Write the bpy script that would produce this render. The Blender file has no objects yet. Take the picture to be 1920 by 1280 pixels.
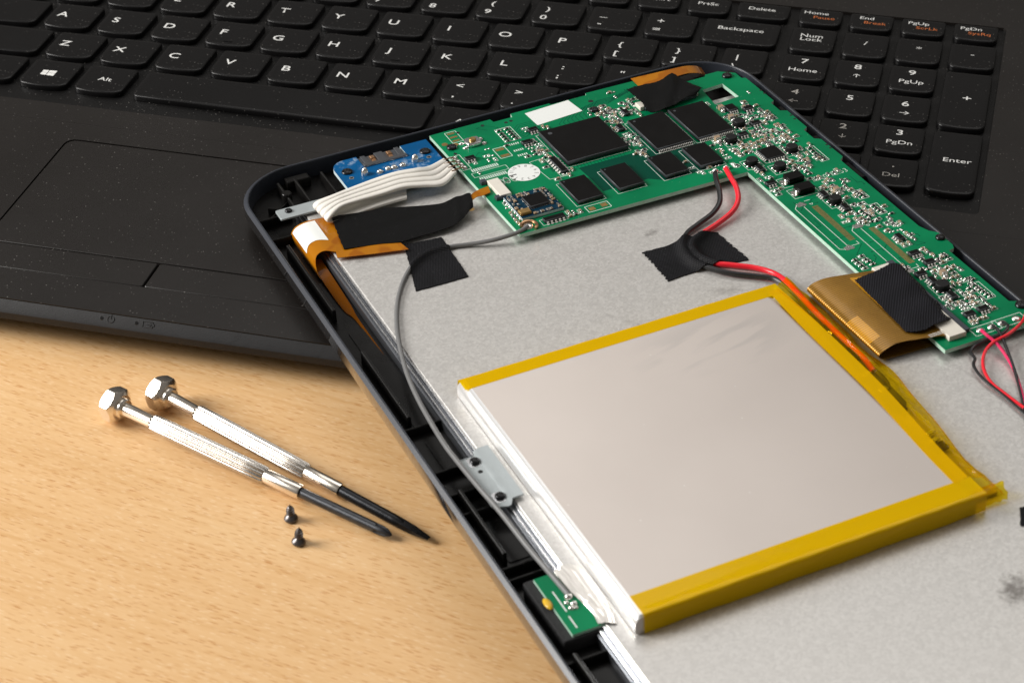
import bpy, bmesh, math, random
from mathutils import Vector, Matrix

sc = bpy.context.scene
COL = sc.collection
MM = 0.001
random.seed(11)

# ------------------------------------------------------------------ camera, world, lamps
cd = bpy.data.cameras.new('camera')
cam = bpy.data.objects.new('camera', cd)
COL.objects.link(cam)
CAMLOC = Vector((317.45,-523.85,330.37)) * MM
CAMROT = Matrix([[0.967371, -0.135776, 0.213912], [0.252893, 0.568937, -0.782532], [-0.015454, 0.811096, 0.584709]])
cam.matrix_world = Matrix.Translation(CAMLOC) @ CAMROT.to_4x4()
cd.sensor_width = 36.0
cd.lens = 73.590
cd.clip_start = 0.01
cd.clip_end = 20.0
cd.dof.use_dof = True
cd.dof.focus_distance = 0.585
cd.dof.aperture_fstop = 34.0
sc.camera = cam

world = bpy.data.worlds.new('World')
sc.world = world
world.use_nodes = True
bg = world.node_tree.nodes['Background']
bg.inputs[0].default_value = (1.0, 0.94, 0.87, 1)
bg.inputs[1].default_value = 0.16

def area(name, loc, target, sx, sy, watts, col):
    ld = bpy.data.lights.new(name, 'AREA')
    ld.shape = 'RECTANGLE'
    ld.size = sx
    ld.size_y = sy
    ld.energy = watts
    ld.color = col
    o = bpy.data.objects.new(name, ld)
    COL.objects.link(o)
    o.location = loc
    o.rotation_euler = (Vector(target) - Vector(loc)).to_track_quat('-Z', 'Y').to_euler()
    return o

area('window_light', (-1.05, -0.34, 0.72), (0.20, -0.12, 0.0), 0.72, 0.72, 34.0, (1.0, 0.975, 0.94))
area('ceiling_light', (0.22, 0.72, 1.30), (0.22, 0.72, 0.0), 1.6, 1.0, 7.5, (1.0, 0.975, 0.945))

sc.view_settings.view_transform = 'Standard'
sc.view_settings.look = 'None'
sc.view_settings.exposure = 0.0
sc.view_settings.gamma = 1.0
sc.render.engine = 'CYCLES'
try:
    sc.cycles.use_denoising = True
    sc.cycles.denoiser = 'OPENIMAGEDENOISE'
except Exception:
    pass
sc.cycles.max_bounces = 8
sc.cycles.diffuse_bounces = 4
sc.cycles.transparent_max_bounces = 12
sc.cycles.sample_clamp_indirect = 6.0

# ------------------------------------------------------------------ frames (world, and the tablet lying on the laptop)
TAB = Matrix.Translation(Vector((133.55,-64.45,20)) * MM) @ Matrix([[0.772276, -0.634816, -0.024454], [0.634946, 0.772551, -0.003043], [0.020824, -0.013177, 0.999696]]).to_4x4()
FRAMES = {'W': Matrix.Identity(4), 'T': TAB}
AT = {}

# ------------------------------------------------------------------ mesh helpers (millimetres in, metres out)
def cr(pts, n):
    """Catmull-Rom resample of a polyline to n points."""
    P = [Vector(p) for p in pts]
    if len(P) == 2:
        return [P[0].lerp(P[1], i / (n - 1)) for i in range(n)]
    P = [2 * P[0] - P[1]] + P + [2 * P[-1] - P[-2]]
    seg = len(P) - 3
    out = []
    for i in range(n):
        t = i / (n - 1) * seg
        k = min(int(t), seg - 1)
        t -= k
        a, b, c, d = P[k:k + 4]
        out.append(0.5 * ((2 * b) + (c - a) * t + (2 * a - 5 * b + 4 * c - d) * t * t + (3 * b - a - 3 * c + d) * t ** 3))
    return out

def inset(poly, d):
    n = len(poly)
    out = []
    for i in range(n):
        a, b, c = Vector(poly[i - 1]), Vector(poly[i]), Vector(poly[(i + 1) % n])
        e1, e2 = (b - a).normalized(), (c - b).normalized()
        n1, n2 = Vector((-e1.y, e1.x)), Vector((-e2.y, e2.x))
        m = n1 + n2
        q = m.dot(m)
        m = m * (2 / q) if q > 1e-6 else n1
        if m.length > 2.5:
            m = m.normalized() * 2.5
        p = b + m * d
        out.append((p.x, p.y))
    return out

def ccw(poly):
    s = sum(poly[i - 1][0] * poly[i][1] - poly[i][0] * poly[i - 1][1] for i in range(len(poly)))
    return list(poly) if s > 0 else list(poly)[::-1]

def rrect(x0, x1, y0, y1, r, n=6):
    """Rounded rectangle, r = one radius or (bl, br, tr, tl)."""
    r = (r,) * 4 if not isinstance(r, tuple) else r
    C = [(x0, y0, 1, 1, 180), (x1, y0, -1, 1, 270), (x1, y1, -1, -1, 0), (x0, y1, 1, -1, 90)]
    out = []
    for (x, y, sx, sy, a0), q in zip(C, r):
        for i in range(n + 1):
            a = math.radians(a0 + 90 * i / n)
            out.append((x + sx * q + q * math.cos(a), y + sy * q + q * math.sin(a)))
    return out

class MB:
    def __init__(self):
        self.v, self.f, self.m = [], [], []
        self.flat = set()          # faces that keep their own normal

    def add(self, vs, fs, mat=0):
        k = len(self.v)
        self.v += [tuple(p) for p in vs]
        self.f += [tuple(i + k for i in q) for q in fs]
        self.m += [mat] * len(fs)

    def prism(self, poly, z0, z1, mat=0, ch=0.0, side=None, bottom=True):
        poly = ccw(poly)
        n = len(poly)
        rings = [(poly, z0)]
        if ch > 0:
            rings += [(poly, z1 - ch), (inset(poly, ch * 0.45), z1 - ch * 0.35), (inset(poly, ch), z1)]
        else:
            rings += [(poly, z1)]
        vs = [(x, y, z) for p, z in rings for x, y in p]
        k = len(self.v)
        self.v += vs
        for r in range(len(rings) - 1):
            for i in range(n):
                j = (i + 1) % n
                self.f.append((k + r * n + i, k + r * n + j, k + (r + 1) * n + j, k + (r + 1) * n + i))
                self.m.append(mat if side is None else side)
        self.flat.add(len(self.f))
        self.f.append(tuple(k + (len(rings) - 1) * n + i for i in range(n)))
        self.m.append(mat)
        if bottom:
            self.f.append(tuple(k + i for i in reversed(range(n))))
            self.m.append(mat if side is None else side)

    def box(self, cx, cy, z0, z1, sx, sy, rot=0.0, mat=0, ch=0.0):
        c, s = math.cos(rot), math.sin(rot)
        p = [(cx + c * a * sx / 2 - s * b * sy / 2, cy + s * a * sx / 2 + c * b * sy / 2) for a, b in ((-1, -1), (1, -1), (1, 1), (-1, 1))]
        self.prism(p, z0, z1, mat, ch)

    def cyl(self, cx, cy, z0, z1, r, n=16, mat=0, ch=0.0):
        self.prism([(cx + r * math.cos(2 * math.pi * i / n), cy + r * math.sin(2 * math.pi * i / n)) for i in range(n)], z0, z1, mat, ch)

    def dome(self, cx, cy, z0, r, h, n=10, k=4, mat=0, sy=1.0):
        vs, fs = [], []
        for j in range(k):
            a = j / k * math.pi / 2
            for i in range(n):
                t = 2 * math.pi * i / n
                vs.append((cx + r * math.cos(a) * math.cos(t), cy + r * sy * math.cos(a) * math.sin(t), z0 + h * math.sin(a)))
        vs.append((cx, cy, z0 + h))
        for j in range(k - 1):
            for i in range(n):
                i2 = (i + 1) % n
                fs.append((j * n + i, j * n + i2, (j + 1) * n + i2, (j + 1) * n + i))
        for i in range(n):
            fs.append(((k - 1) * n + i, (k - 1) * n + (i + 1) % n, k * n))
        self.add(vs, fs, mat)

    def tube(self, pts, r, n=10, mat=0):
        P = [Vector(p) for p in pts]
        R = r if isinstance(r, (list, tuple)) else [r] * len(P)
        up = Vector((0, 0, 1))
        vs, fs = [], []
        for i, p in enumerate(P):
            t = (P[min(i + 1, len(P) - 1)] - P[max(i - 1, 0)]).normalized()
            if abs(t.dot(up)) > 0.97:
                up = Vector((0, 1, 0)) if abs(t.y) < 0.9 else Vector((1, 0, 0))
            a = t.cross(up).normalized()
            b = a.cross(t)
            up = b
            for k in range(n):
                q = 2 * math.pi * k / n
                vs.append(p + (a * math.cos(q) + b * math.sin(q)) * R[i])
        for i in range(len(P) - 1):
            for k in range(n):
                k2 = (k + 1) % n
                fs.append((i * n + k, i * n + k2, (i + 1) * n + k2, (i + 1) * n + k))
        fs.append(tuple(reversed(range(n))))
        fs.append(tuple((len(P) - 1) * n + k for k in range(n)))
        self.add(vs, fs, mat)

    def lathe(self, prof, org, axis, n=24, mat=0, rf=None):
        """prof: (distance along axis, radius); rf(t, angle) scales the radius."""
        A = Vector(axis).normalized()
        O = Vector(org)
        u = A.cross(Vector((0, 0, 1)))
        u = u.normalized() if u.length > 0.05 else Vector((1, 0, 0))
        w = A.cross(u)
        vs, fs = [], []
        for t, r in prof:
            for k in range(n):
                q = 2 * math.pi * k / n
                rr = r * (rf(t, q) if rf else 1.0)
                vs.append(O + A * t + (u * math.cos(q) + w * math.sin(q)) * rr)
        for i in range(len(prof) - 1):
            for k in range(n):
                k2 = (k + 1) % n
                fs.append((i * n + k, i * n + k2, (i + 1) * n + k2, (i + 1) * n + k))
        fs.append(tuple(reversed(range(n))))
        fs.append(tuple((len(prof) - 1) * n + k for k in range(n)))
        self.add(vs, fs, mat)

    def ribbon(self, A, B, t=0.1, nu=40, nv=8, sc_n=0, sc_h=0.0, zf=None, mat=0, jag=0.0, under=None, side_jag=0.0):
        """A thin solid strip between the edges A and B; sc_n scallops of height sc_h; zf(x, y, z, u, v) gives z."""
        A, B = cr(A, nu), cr(B, nu)
        if (B[0] - A[0]).cross(A[1] + B[1] - A[0] - B[0]).z < 0:
            A, B = B, A          # keep the upper face up
        rnd = random.Random(len(A) * 31 + int(abs(A[0].x) * 100))
        ja = [(rnd.uniform(-jag, jag), rnd.uniform(-jag, jag)) for _ in range(nv + 1)]
        top = []
        for i in range(nu):
            row = []
            tan = ((A[min(i + 1, nu - 1)] + B[min(i + 1, nu - 1)]) - (A[max(i - 1, 0)] + B[max(i - 1, 0)])).normalized()
            sj = (rnd.uniform(-side_jag, side_jag), rnd.uniform(-side_jag, side_jag))
            for j in range(nv + 1):
                v = j / nv
                p = A[i].lerp(B[i], v)
                w = (B[i] - A[i]).normalized()
                nrm = w.cross(tan)
                if sc_n:
                    p = p + nrm * (sc_h * math.sqrt(max(0.0, 1 - (2 * ((v * sc_n) % 1.0) - 1) ** 2)) if 0 < j < nv else Vector((0, 0, 0)))
                if zf:
                    p.z = zf(p.x, p.y, p.z, i / (nu - 1), v)
                if i == 0:
                    p = p + tan * ja[j][0]
                if i == nu - 1:
                    p = p + tan * ja[j][1]
                if j == 0:
                    p = p + w * sj[0]
                if j == nv:
                    p = p + w * sj[1]
                row.append((p, nrm))
            top.append(row)
        vs = [p for r in top for p, _ in r] + [p - q * t for r in top for p, q in r]
        W = nv + 1
        o = nu * W
        fs, ms = [], []
        for i in range(nu - 1):
            for j in range(nv):
                a, b, c, d = i * W + j, i * W + j + 1, (i + 1) * W + j + 1, (i + 1) * W + j
                fs.append((a, b, c, d)); ms.append(mat)
                fs.append((o + d, o + c, o + b, o + a)); ms.append(mat if under is None else under)
            for j, fl in ((0, 0), (nv, 1)):
                a, d = i * W + j, (i + 1) * W + j
                q = (a, d, o + d, o + a)
                fs.append(q if not fl else q[::-1]); ms.append(mat)
        for i, fl in ((0, 1), (nu - 1, 0)):
            for j in range(nv):
                a, b = i * W + j, i * W + j + 1
                q = (a, b, o + b, o + a)
                fs.append(q if fl == 0 else q[::-1]); ms.append(mat)
        k = len(self.v)
        self.v += [tuple(p) for p in vs]
        self.f += [tuple(i + k for i in q) for q in fs]
        self.m += ms

    def mesh(self, name, mats, at=(0, 0, 0), smooth=35.0):
        me = bpy.data.meshes.new(name)
        me.from_pydata([((x - at[0]) * MM, (y - at[1]) * MM, (z - at[2]) * MM) for x, y, z in self.v], [], self.f)
        for m in (mats if isinstance(mats, (list, tuple)) else [mats]):
            me.materials.append(m)
        me.polygons.foreach_set('material_index', self.m)
        bm = bmesh.new()
        bm.from_mesh(me)
        bmesh.ops.recalc_face_normals(bm, faces=bm.faces)
        bm.to_mesh(me)
        bm.free()
        if smooth:
            me.polygons.foreach_set('use_smooth', [True] * len(me.polygons))
            me.set_sharp_from_angle(angle=math.radians(smooth))
            me.polygons.foreach_set('use_smooth', [i not in self.flat for i in range(len(me.polygons))])
        me.update()
        return me

    def build(self, name, mats, parent=None, smooth=35.0):
        """Link as one object: a part of parent, at the parent's own origin."""
        at = AT[parent.name]
        o = bpy.data.objects.new(name, self.mesh(name, mats, at, smooth))
        COL.objects.link(o)
        o.parent = parent
        AT[o.name] = at
        return o

def props(o, label, cat, group=None):
    o['label'] = label
    o['category'] = cat
    if group:
        o['group'] = group

def thing(name, label, cat, at, frame='T', group=None):
    o = bpy.data.objects.new(name, None)
    COL.objects.link(o)
    o.empty_display_size = 0.005
    o.matrix_world = FRAMES[frame] @ Matrix.Translation(Vector(at) * MM)
    props(o, label, cat, group)
    AT[o.name] = at
    return o

def single(name, mb, mats, label, cat, at, frame='T', group=None, smooth=35.0):
    o = bpy.data.objects.new(name, mb.mesh(name, mats, at, smooth))
    COL.objects.link(o)
    o.matrix_world = FRAMES[frame] @ Matrix.Translation(Vector(at) * MM)
    props(o, label, cat, group)
    AT[o.name] = at
    return o

def place(name, me, parent, x, y, z, rot=0.0):
    """A part that shares mesh data with its like."""
    at = AT[parent.name]
    o = bpy.data.objects.new(name, me)
    COL.objects.link(o)
    o.parent = parent
    o.location = ((x - at[0]) * MM, (y - at[1]) * MM, (z - at[2]) * MM)
    o.rotation_euler = (0, 0, rot)
    AT[o.name] = (x, y, z)
    return o

_txt = {}
def text_mesh(s, size, mat, sx=1.15, align='CENTER', bold=0.0):
    key = (s, size, mat.name, sx, align, bold)
    if key in _txt:
        return _txt[key]
    c = bpy.data.curves.new('lettering', 'FONT')
    c.body = s
    c.size = size * MM * 1.38
    c.align_x = align
    c.align_y = 'CENTER'
    c.offset = bold * MM
    c.resolution_u = 4
    c.space_line = 0.8
    o = bpy.data.objects.new('lettering', c)
    me = bpy.data.meshes.new_from_object(o)
    me.transform(Matrix.Diagonal((sx, 1, 1, 1)))
    me.materials.clear()
    me.materials.append(mat)
    bpy.data.objects.remove(o)
    bpy.data.curves.remove(c)
    _txt[key] = me
    return me

# ------------------------------------------------------------------ materials
class NT:
    def __init__(self, name):
        self.mat = bpy.data.materials.new(name)
        self.mat.use_nodes = True
        self.t = self.mat.node_tree
        self.b = self.t.nodes['Principled BSDF']
        self.out = self.t.nodes['Material Output']
        self.co = self.t.nodes.new('ShaderNodeTexCoord').outputs['Object']

    def n(self, kind, **kw):
        x = self.t.nodes.new('ShaderNode' + kind)
        for k, v in kw.items():
            setattr(x, k, v)
        return x

    def l(self, a, b):
        self.t.links.new(a, b)

    def mapped(self, scale=(1, 1, 1), rot=0.0):
        r = self.n('Mapping')
        r.inputs['Rotation'].default_value = (0, 0, rot)
        self.l(self.co, r.inputs['Vector'])
        s = self.n('Mapping')
        s.inputs['Scale'].default_value = scale
        self.l(r.outputs[0], s.inputs['Vector'])
        return s.outputs[0]

    def noise(self, scale, detail=3, vec=None, rough=0.5):
        x = self.n('TexNoise')
        x.inputs['Scale'].default_value = scale
        x.inputs['Detail'].default_value = detail
        x.inputs['Roughness'].default_value = rough
        self.l(vec if vec is not None else self.co, x.inputs['Vector'])
        return x.outputs['Fac']

    def ramp(self, fac, stops):
        r = self.n('ValToRGB')
        e = r.color_ramp.elements
        while len(e) < len(stops):
            e.new(0.5)
        for el, (p, c) in zip(e, stops):
            el.position = p
            el.color = (*c, 1) if len(c) == 3 else c
        self.l(fac, r.inputs['Fac'])
        return r.outputs['Color']

    def rng(self, fac, a, b, c, d):
        r = self.n('MapRange')
        for i, v in enumerate((a, b, c, d)):
            r.inputs[i + 1].default_value = v
        self.l(fac, r.inputs[0])
        return r.outputs[0]

    def math(self, op, a, b=0.0):
        m = self.n('Math', operation=op)
        for i, v in enumerate((a, b)):
            if isinstance(v, (int, float)):
                m.inputs[i].default_value = v
            else:
                self.l(v, m.inputs[i])
        return m.outputs[0]

    def mix(self, fac, a, b, blend='MIX'):
        m = self.n('Mix', data_type='RGBA', blend_type=blend)
        for s, v in ((m.inputs[0], fac), (m.inputs[6], a), (m.inputs[7], b)):
            if isinstance(v, (int, float)):
                s.default_value = v
            elif isinstance(v, tuple):
                s.default_value = (*v, 1)
            else:
                self.l(v, s)
        return m.outputs[2]

    def bump(self, h, dist, strength=1.0):
        b = self.n('Bump')
        b.inputs['Strength'].default_value = strength
        b.inputs['Distance'].default_value = dist
        self.l(h, b.inputs['Height'])
        self.l(b.outputs[0], self.b.inputs['Normal'])

    def set(self, **kw):
        names = dict(col='Base Color', rough='Roughness', metal='Metallic', spec='Specular IOR Level', coat='Coat Weight', crough='Coat Roughness', trans='Transmission Weight', ior='IOR', sub='Subsurface Weight', sheen='Sheen Weight', aniso='Anisotropic')
        for k, v in kw.items():
            s = self.b.inputs[names[k]]
            if isinstance(v, (int, float)):
                s.default_value = v
            elif isinstance(v, tuple):
                s.default_value = (*v, 1)
            else:
                self.l(v, s)
        return self.mat

    def specks(self, scale, size, keep):
        """0..1 mask of scattered small round specks."""
        v = self.n('TexVoronoi')
        v.inputs['Scale'].default_value = scale
        self.l(self.co, v.inputs['Vector'])
        near = self.math('LESS_THAN', v.outputs['Distance'], size)
        sep = self.n('SeparateColor')
        self.l(v.outputs['Color'], sep.inputs[0])
        on = self.math('LESS_THAN', sep.outputs[0], keep)
        return self.math('MULTIPLY', near, on)

def simple(name, col, rough=0.5, metal=0.0, var=0.0, vs=300.0, bump=0.0, bs=2500.0, **kw):
    t = NT(name)
    if var:
        f = t.noise(vs, 4)
        col = t.mix(f, tuple(c * (1 - var) for c in col), tuple(min(1, c * (1 + var)) for c in col))
        rough = t.rng(t.noise(vs * 1.7, 3), 0.3, 0.7, rough * 0.85, min(1.0, rough * 1.15))
    if bump:
        t.bump(t.noise(bs, 3), bump)
    return t.set(col=col, rough=rough, metal=metal, **kw)

def wood():
    t = NT('beech_laminate')
    g = math.radians(9.5)
    broad = t.noise(1.0, 3, t.mapped((9, 60, 9), g))
    fine = t.noise(1.0, 4, t.mapped((110, 900, 110), g), 0.6)
    base = t.ramp(broad, [(0.3, (0.685, 0.41, 0.178)), (0.55, (0.735, 0.455, 0.212)), (0.75, (0.765, 0.50, 0.248))])
    base = t.mix(t.rng(fine, 0.35, 0.7, 0.0, 0.55), base, (0.80, 0.535, 0.285))
    streak = t.noise(1.0, 3, t.mapped((22, 520, 22), g), 0.55)
    base = t.mix(t.rng(streak, 0.5, 0.72, 0.0, 0.5), base, (0.63, 0.35, 0.13))
    cols = base
    for i, (sx, sy, size, keep, col, amt) in enumerate(((300, 2300, 0.42, 0.40, (0.50, 0.21, 0.05), 0.75), (210, 2100, 0.36, 0.34, (0.52, 0.23, 0.06), 0.75), (420, 2300, 0.44, 0.42, (0.86, 0.64, 0.40), 0.5))):
        v = t.n('TexVoronoi')
        v.inputs['Scale'].default_value = 1.0
        m = t.mapped((sx, sy, sx), g)
        add = t.n('VectorMath', operation='ADD')
        add.inputs[1].default_value = (i * 7.3, i * 3.1, 0)
        t.l(m, add.inputs[0])
        t.l(add.outputs[0], v.inputs['Vector'])
        sep = t.n('SeparateColor')
        t.l(v.outputs['Color'], sep.inputs[0])
        on = t.math('LESS_THAN', sep.outputs[1], keep)
        soft = t.rng(v.outputs['Distance'], size * 0.6, size, 1.0, 0.0)
        amtn = t.math('MULTIPLY', t.math('MULTIPLY', soft, on), t.rng(sep.outputs[2], 0, 1, amt * 0.35, amt))
        cols = t.mix(amtn, cols, col)
    t.bump(fine, 0.00003, 0.35)
    return t.set(col=cols, rough=t.rng(fine, 0.3, 0.7, 0.42, 0.55), spec=0.4)

def dusty(name, col, rough, bump=0.0, bs=4000.0, dust=1.0, spec=0.24):
    t = NT(name)
    a = t.specks(1000.0, 0.16, 0.24 * dust)
    b = t.specks(480.0, 0.085, 0.32 * dust)
    big = t.noise(25.0, 4)
    c = t.mix(t.rng(big, 0.3, 0.75, 0.0, 1.0), col, tuple(x * 1.25 for x in col))
    c = t.mix(t.math('MULTIPLY', a, 0.45), c, (0.17, 0.16, 0.15))
    c = t.mix(t.math('MULTIPLY', b, 0.5), c, (0.25, 0.24, 0.22))
    if bump:
        t.bump(t.noise(bs, 2), bump)
    return t.set(col=c, rough=t.rng(big, 0.3, 0.7, rough * 0.92, rough * 1.1), spec=spec)

def steel():
    t = NT('galvanised_steel')
    a = t.noise(2300.0, 3)
    b = t.noise(420.0, 4)
    v = t.n('TexVoronoi')
    v.inputs['Scale'].default_value = 1500.0
    t.l(t.co, v.inputs['Vector'])
    sep = t.n('SeparateColor')
    t.l(v.outputs['Color'], sep.inputs[0])
    f = t.math('ADD', t.math('MULTIPLY', a, 0.55), t.math('MULTIPLY', sep.outputs[0], 0.3))
    f = t.math('ADD', f, t.math('MULTIPLY', b, 0.12))
    c = t.ramp(f, [(0.2, (0.52, 0.505, 0.485)), (0.5, (0.615, 0.60, 0.577)), (0.8, (0.72, 0.705, 0.682))])
    # scuffs where the photograph shows dark rubbed marks: (x, y, radius x, radius y, angle, strength) in mm
    for (x, y, rx, ry, ang, s) in (STAINS):
        mp = t.n('Mapping', vector_type='TEXTURE')
        mp.inputs['Location'].default_value = (x * MM, y * MM, 0)
        mp.inputs['Rotation'].default_value = (0, 0, ang)
        mp.inputs['Scale'].default_value = (rx * MM, ry * MM, 1)
        t.l(t.co, mp.inputs['Vector'])
        ln = t.n('VectorMath', operation='LENGTH')
        t.l(mp.outputs[0], ln.inputs[0])
        d = t.math('ADD', ln.outputs['Value'], t.math('MULTIPLY', t.math('SUBTRACT', t.noise(650.0, 4, rough=0.75), 0.5), 2.2))
        c = t.mix(t.rng(d, 0.2, 1.0, s, 0.0), c, (0.10, 0.085, 0.075))
    t.bump(a, 0.00002, 0.5)
    return t.set(col=c, rough=t.rng(f, 0.3, 0.85, 0.33, 0.44), metal=0.5)

def weave(name, col, period=0.42, ang=0.4, bump=0.00006, hi=1.9, ribs=0.0):
    """Woven cloth: fine crossing threads, or ribs of the given period (mm) with a light waver."""
    t = NT(name)
    v = t.mapped((1, 1, 1), ang)
    w = []
    for d, p, dist in (('X', period, 0.8), ('Y', ribs if ribs else period * 1.3, 3.5 if ribs else 0.8)):
        x = t.n('TexWave', wave_type='BANDS', bands_direction=d)
        x.inputs['Scale'].default_value = 2 * math.pi / (20 * p * MM)
        x.inputs['Distortion'].default_value = dist
        x.inputs['Detail'].default_value = 1.0
        x.inputs['Detail Scale'].default_value = 0.25
        t.l(v, x.inputs['Vector'])
        w.append(x.outputs['Fac'])
    m = t.math('ADD', t.math('MULTIPLY', w[1], 0.85), t.math('MULTIPLY', w[0], 0.15)) if ribs else t.math('MULTIPLY', w[0], w[1])
    big = t.noise(110.0, 3)
    lint = t.specks(1500.0, 0.16, 0.12)
    c = t.mix(t.math('MULTIPLY', m, t.rng(big, 0.3, 0.7, 0.4, 1.0)), tuple(x * 0.6 for x in col), tuple(x * hi for x in col))  # thread pattern, with the weave's sheen painted in as paler crests
    c = t.mix(t.math('MULTIPLY', lint, 0.35), c, (0.16, 0.16, 0.17))
    t.bump(m, bump, 0.9)
    return t.set(col=c, rough=0.5, spec=0.12)

def kapton(name, body, tint, opaque, rough=0.12, bump=0.0, coat=0.06, body2=None):
    """Amber film: part of the light passes tinted, part scatters in the adhesive."""
    t = NT(name)
    if body2:
        f = t.noise(150.0, 2)
        body = t.mix(t.rng(f, 0.46, 0.54, 0.0, 1.0), body, body2)
    t.set(col=body, rough=rough, coat=coat, crough=0.04, spec=0.14)
    if bump:
        t.bump(t.noise(170.0, 2, rough=0.5), bump, 1.0)
    tr = t.n('BsdfTransparent')
    tr.inputs[0].default_value = (*tint, 1)
    mx = t.n('MixShader')
    mx.inputs[0].default_value = opaque
    t.l(tr.outputs[0], mx.inputs[1])
    t.l(t.b.outputs[0], mx.inputs[2])
    t.l(mx.outputs[0], t.out.inputs['Surface'])
    return t.mat

def solder_mask(name, a, b, flux=False):
    t = NT(name)
    f = t.noise(45.0, 3)
    c = t.mix(t.rng(f, 0.35, 0.65, 0.0, 1.0), a, b)
    c = t.mix(t.math('MULTIPLY', t.specks(1100.0, 0.14, 0.05), 0.4), c, (0.25, 0.4, 0.3))
    if flux:
        n = t.noise(330.0, 5, rough=0.7)
        n2 = t.noise(70.0, 2)
        c = t.mix(t.math('MULTIPLY', t.rng(n, 0.52, 0.72, 0.0, 0.7), t.rng(n2, 0.45, 0.6, 0.0, 1.0)), c, (0.55, 0.66, 0.74))
    t.bump(t.noise(500.0, 2), 0.00001, 0.6)
    return t.set(col=c, rough=0.32, coat=0.02, crough=0.15, spec=0.12)

def striped(name, a, b, scale, axis, ang=0.0, rough=0.25, coat=0.4, metal=0.0):
    t = NT(name)
    w = t.n('TexWave', wave_type='BANDS', bands_direction=axis)
    w.inputs['Scale'].default_value = scale
    w.inputs['Distortion'].default_value = 0.0
    t.l(t.mapped((1, 1, 1), ang), w.inputs['Vector'])
    c = t.mix(t.rng(w.outputs['Fac'], 0.25, 0.75, 0.0, 1.0), a, b)
    c = t.mix(t.rng(t.noise(120.0, 2), 0.3, 0.7, 0.0, 0.35), c, tuple(x * 1.35 for x in a))
    t.bump(w.outputs['Fac'], 0.00003, 0.5)
    return t.set(col=c, rough=rough, coat=coat, crough=0.12, metal=metal)

def foil():
    t = NT('silver_pouch_foil')
    a = t.noise(28.0, 4)
    c = t.mix(t.rng(a, 0.3, 0.7, 0.0, 1.0), (0.612, 0.552, 0.512), (0.652, 0.590, 0.548))
    # faint streaky reflection near the far right corner, painted in as a darker tone
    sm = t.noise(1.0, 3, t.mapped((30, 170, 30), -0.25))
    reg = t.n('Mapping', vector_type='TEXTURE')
    reg.inputs['Location'].default_value = ((PAINTED_REFL[0] - 48) * MM, (PAINTED_REFL[1] + 141) * MM, 0.005)
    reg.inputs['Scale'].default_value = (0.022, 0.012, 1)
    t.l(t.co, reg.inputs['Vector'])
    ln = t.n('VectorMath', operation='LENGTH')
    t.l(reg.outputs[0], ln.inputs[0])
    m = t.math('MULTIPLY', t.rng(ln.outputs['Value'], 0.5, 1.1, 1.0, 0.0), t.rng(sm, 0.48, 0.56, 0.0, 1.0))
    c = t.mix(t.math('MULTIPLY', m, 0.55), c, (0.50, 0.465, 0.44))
    dots = t.specks(420.0, 0.09, 0.05)
    c = t.mix(t.math('MULTIPLY', dots, 0.5), c, (0.85, 0.83, 0.80))
    t.bump(t.noise(60.0, 3), 0.00006, 0.5)
    return t.set(col=c, rough=0.52, metal=0.03, spec=0.4)

PAINTED_REFL = (67,-110.62)
STAINS = [(sx - 67, sy + 100, rx, ry, an, s) for (sx, sy), rx, ry, an, s in (
    ((82.67,-213.82), 5.5, 4.0, 0.9, 0.75), ((80.07,-52.78), 2.6, 1.6, 0.3, 0.5), ((56.56,-87.97), 1.2, 9.0, 0.6, 0.16),
    ((6.27,-26.54), 5.0, 2.5, 0.1, 0.5), ((83.93,-86.21), 2.0, 6.0, 1.2, 0.28), ((118.2,-145.02), 0.7, 8.0, 0.2, 0.18), ((17.88,-196.18), 3.0, 0.8, 0.4, 0.12))]

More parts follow.
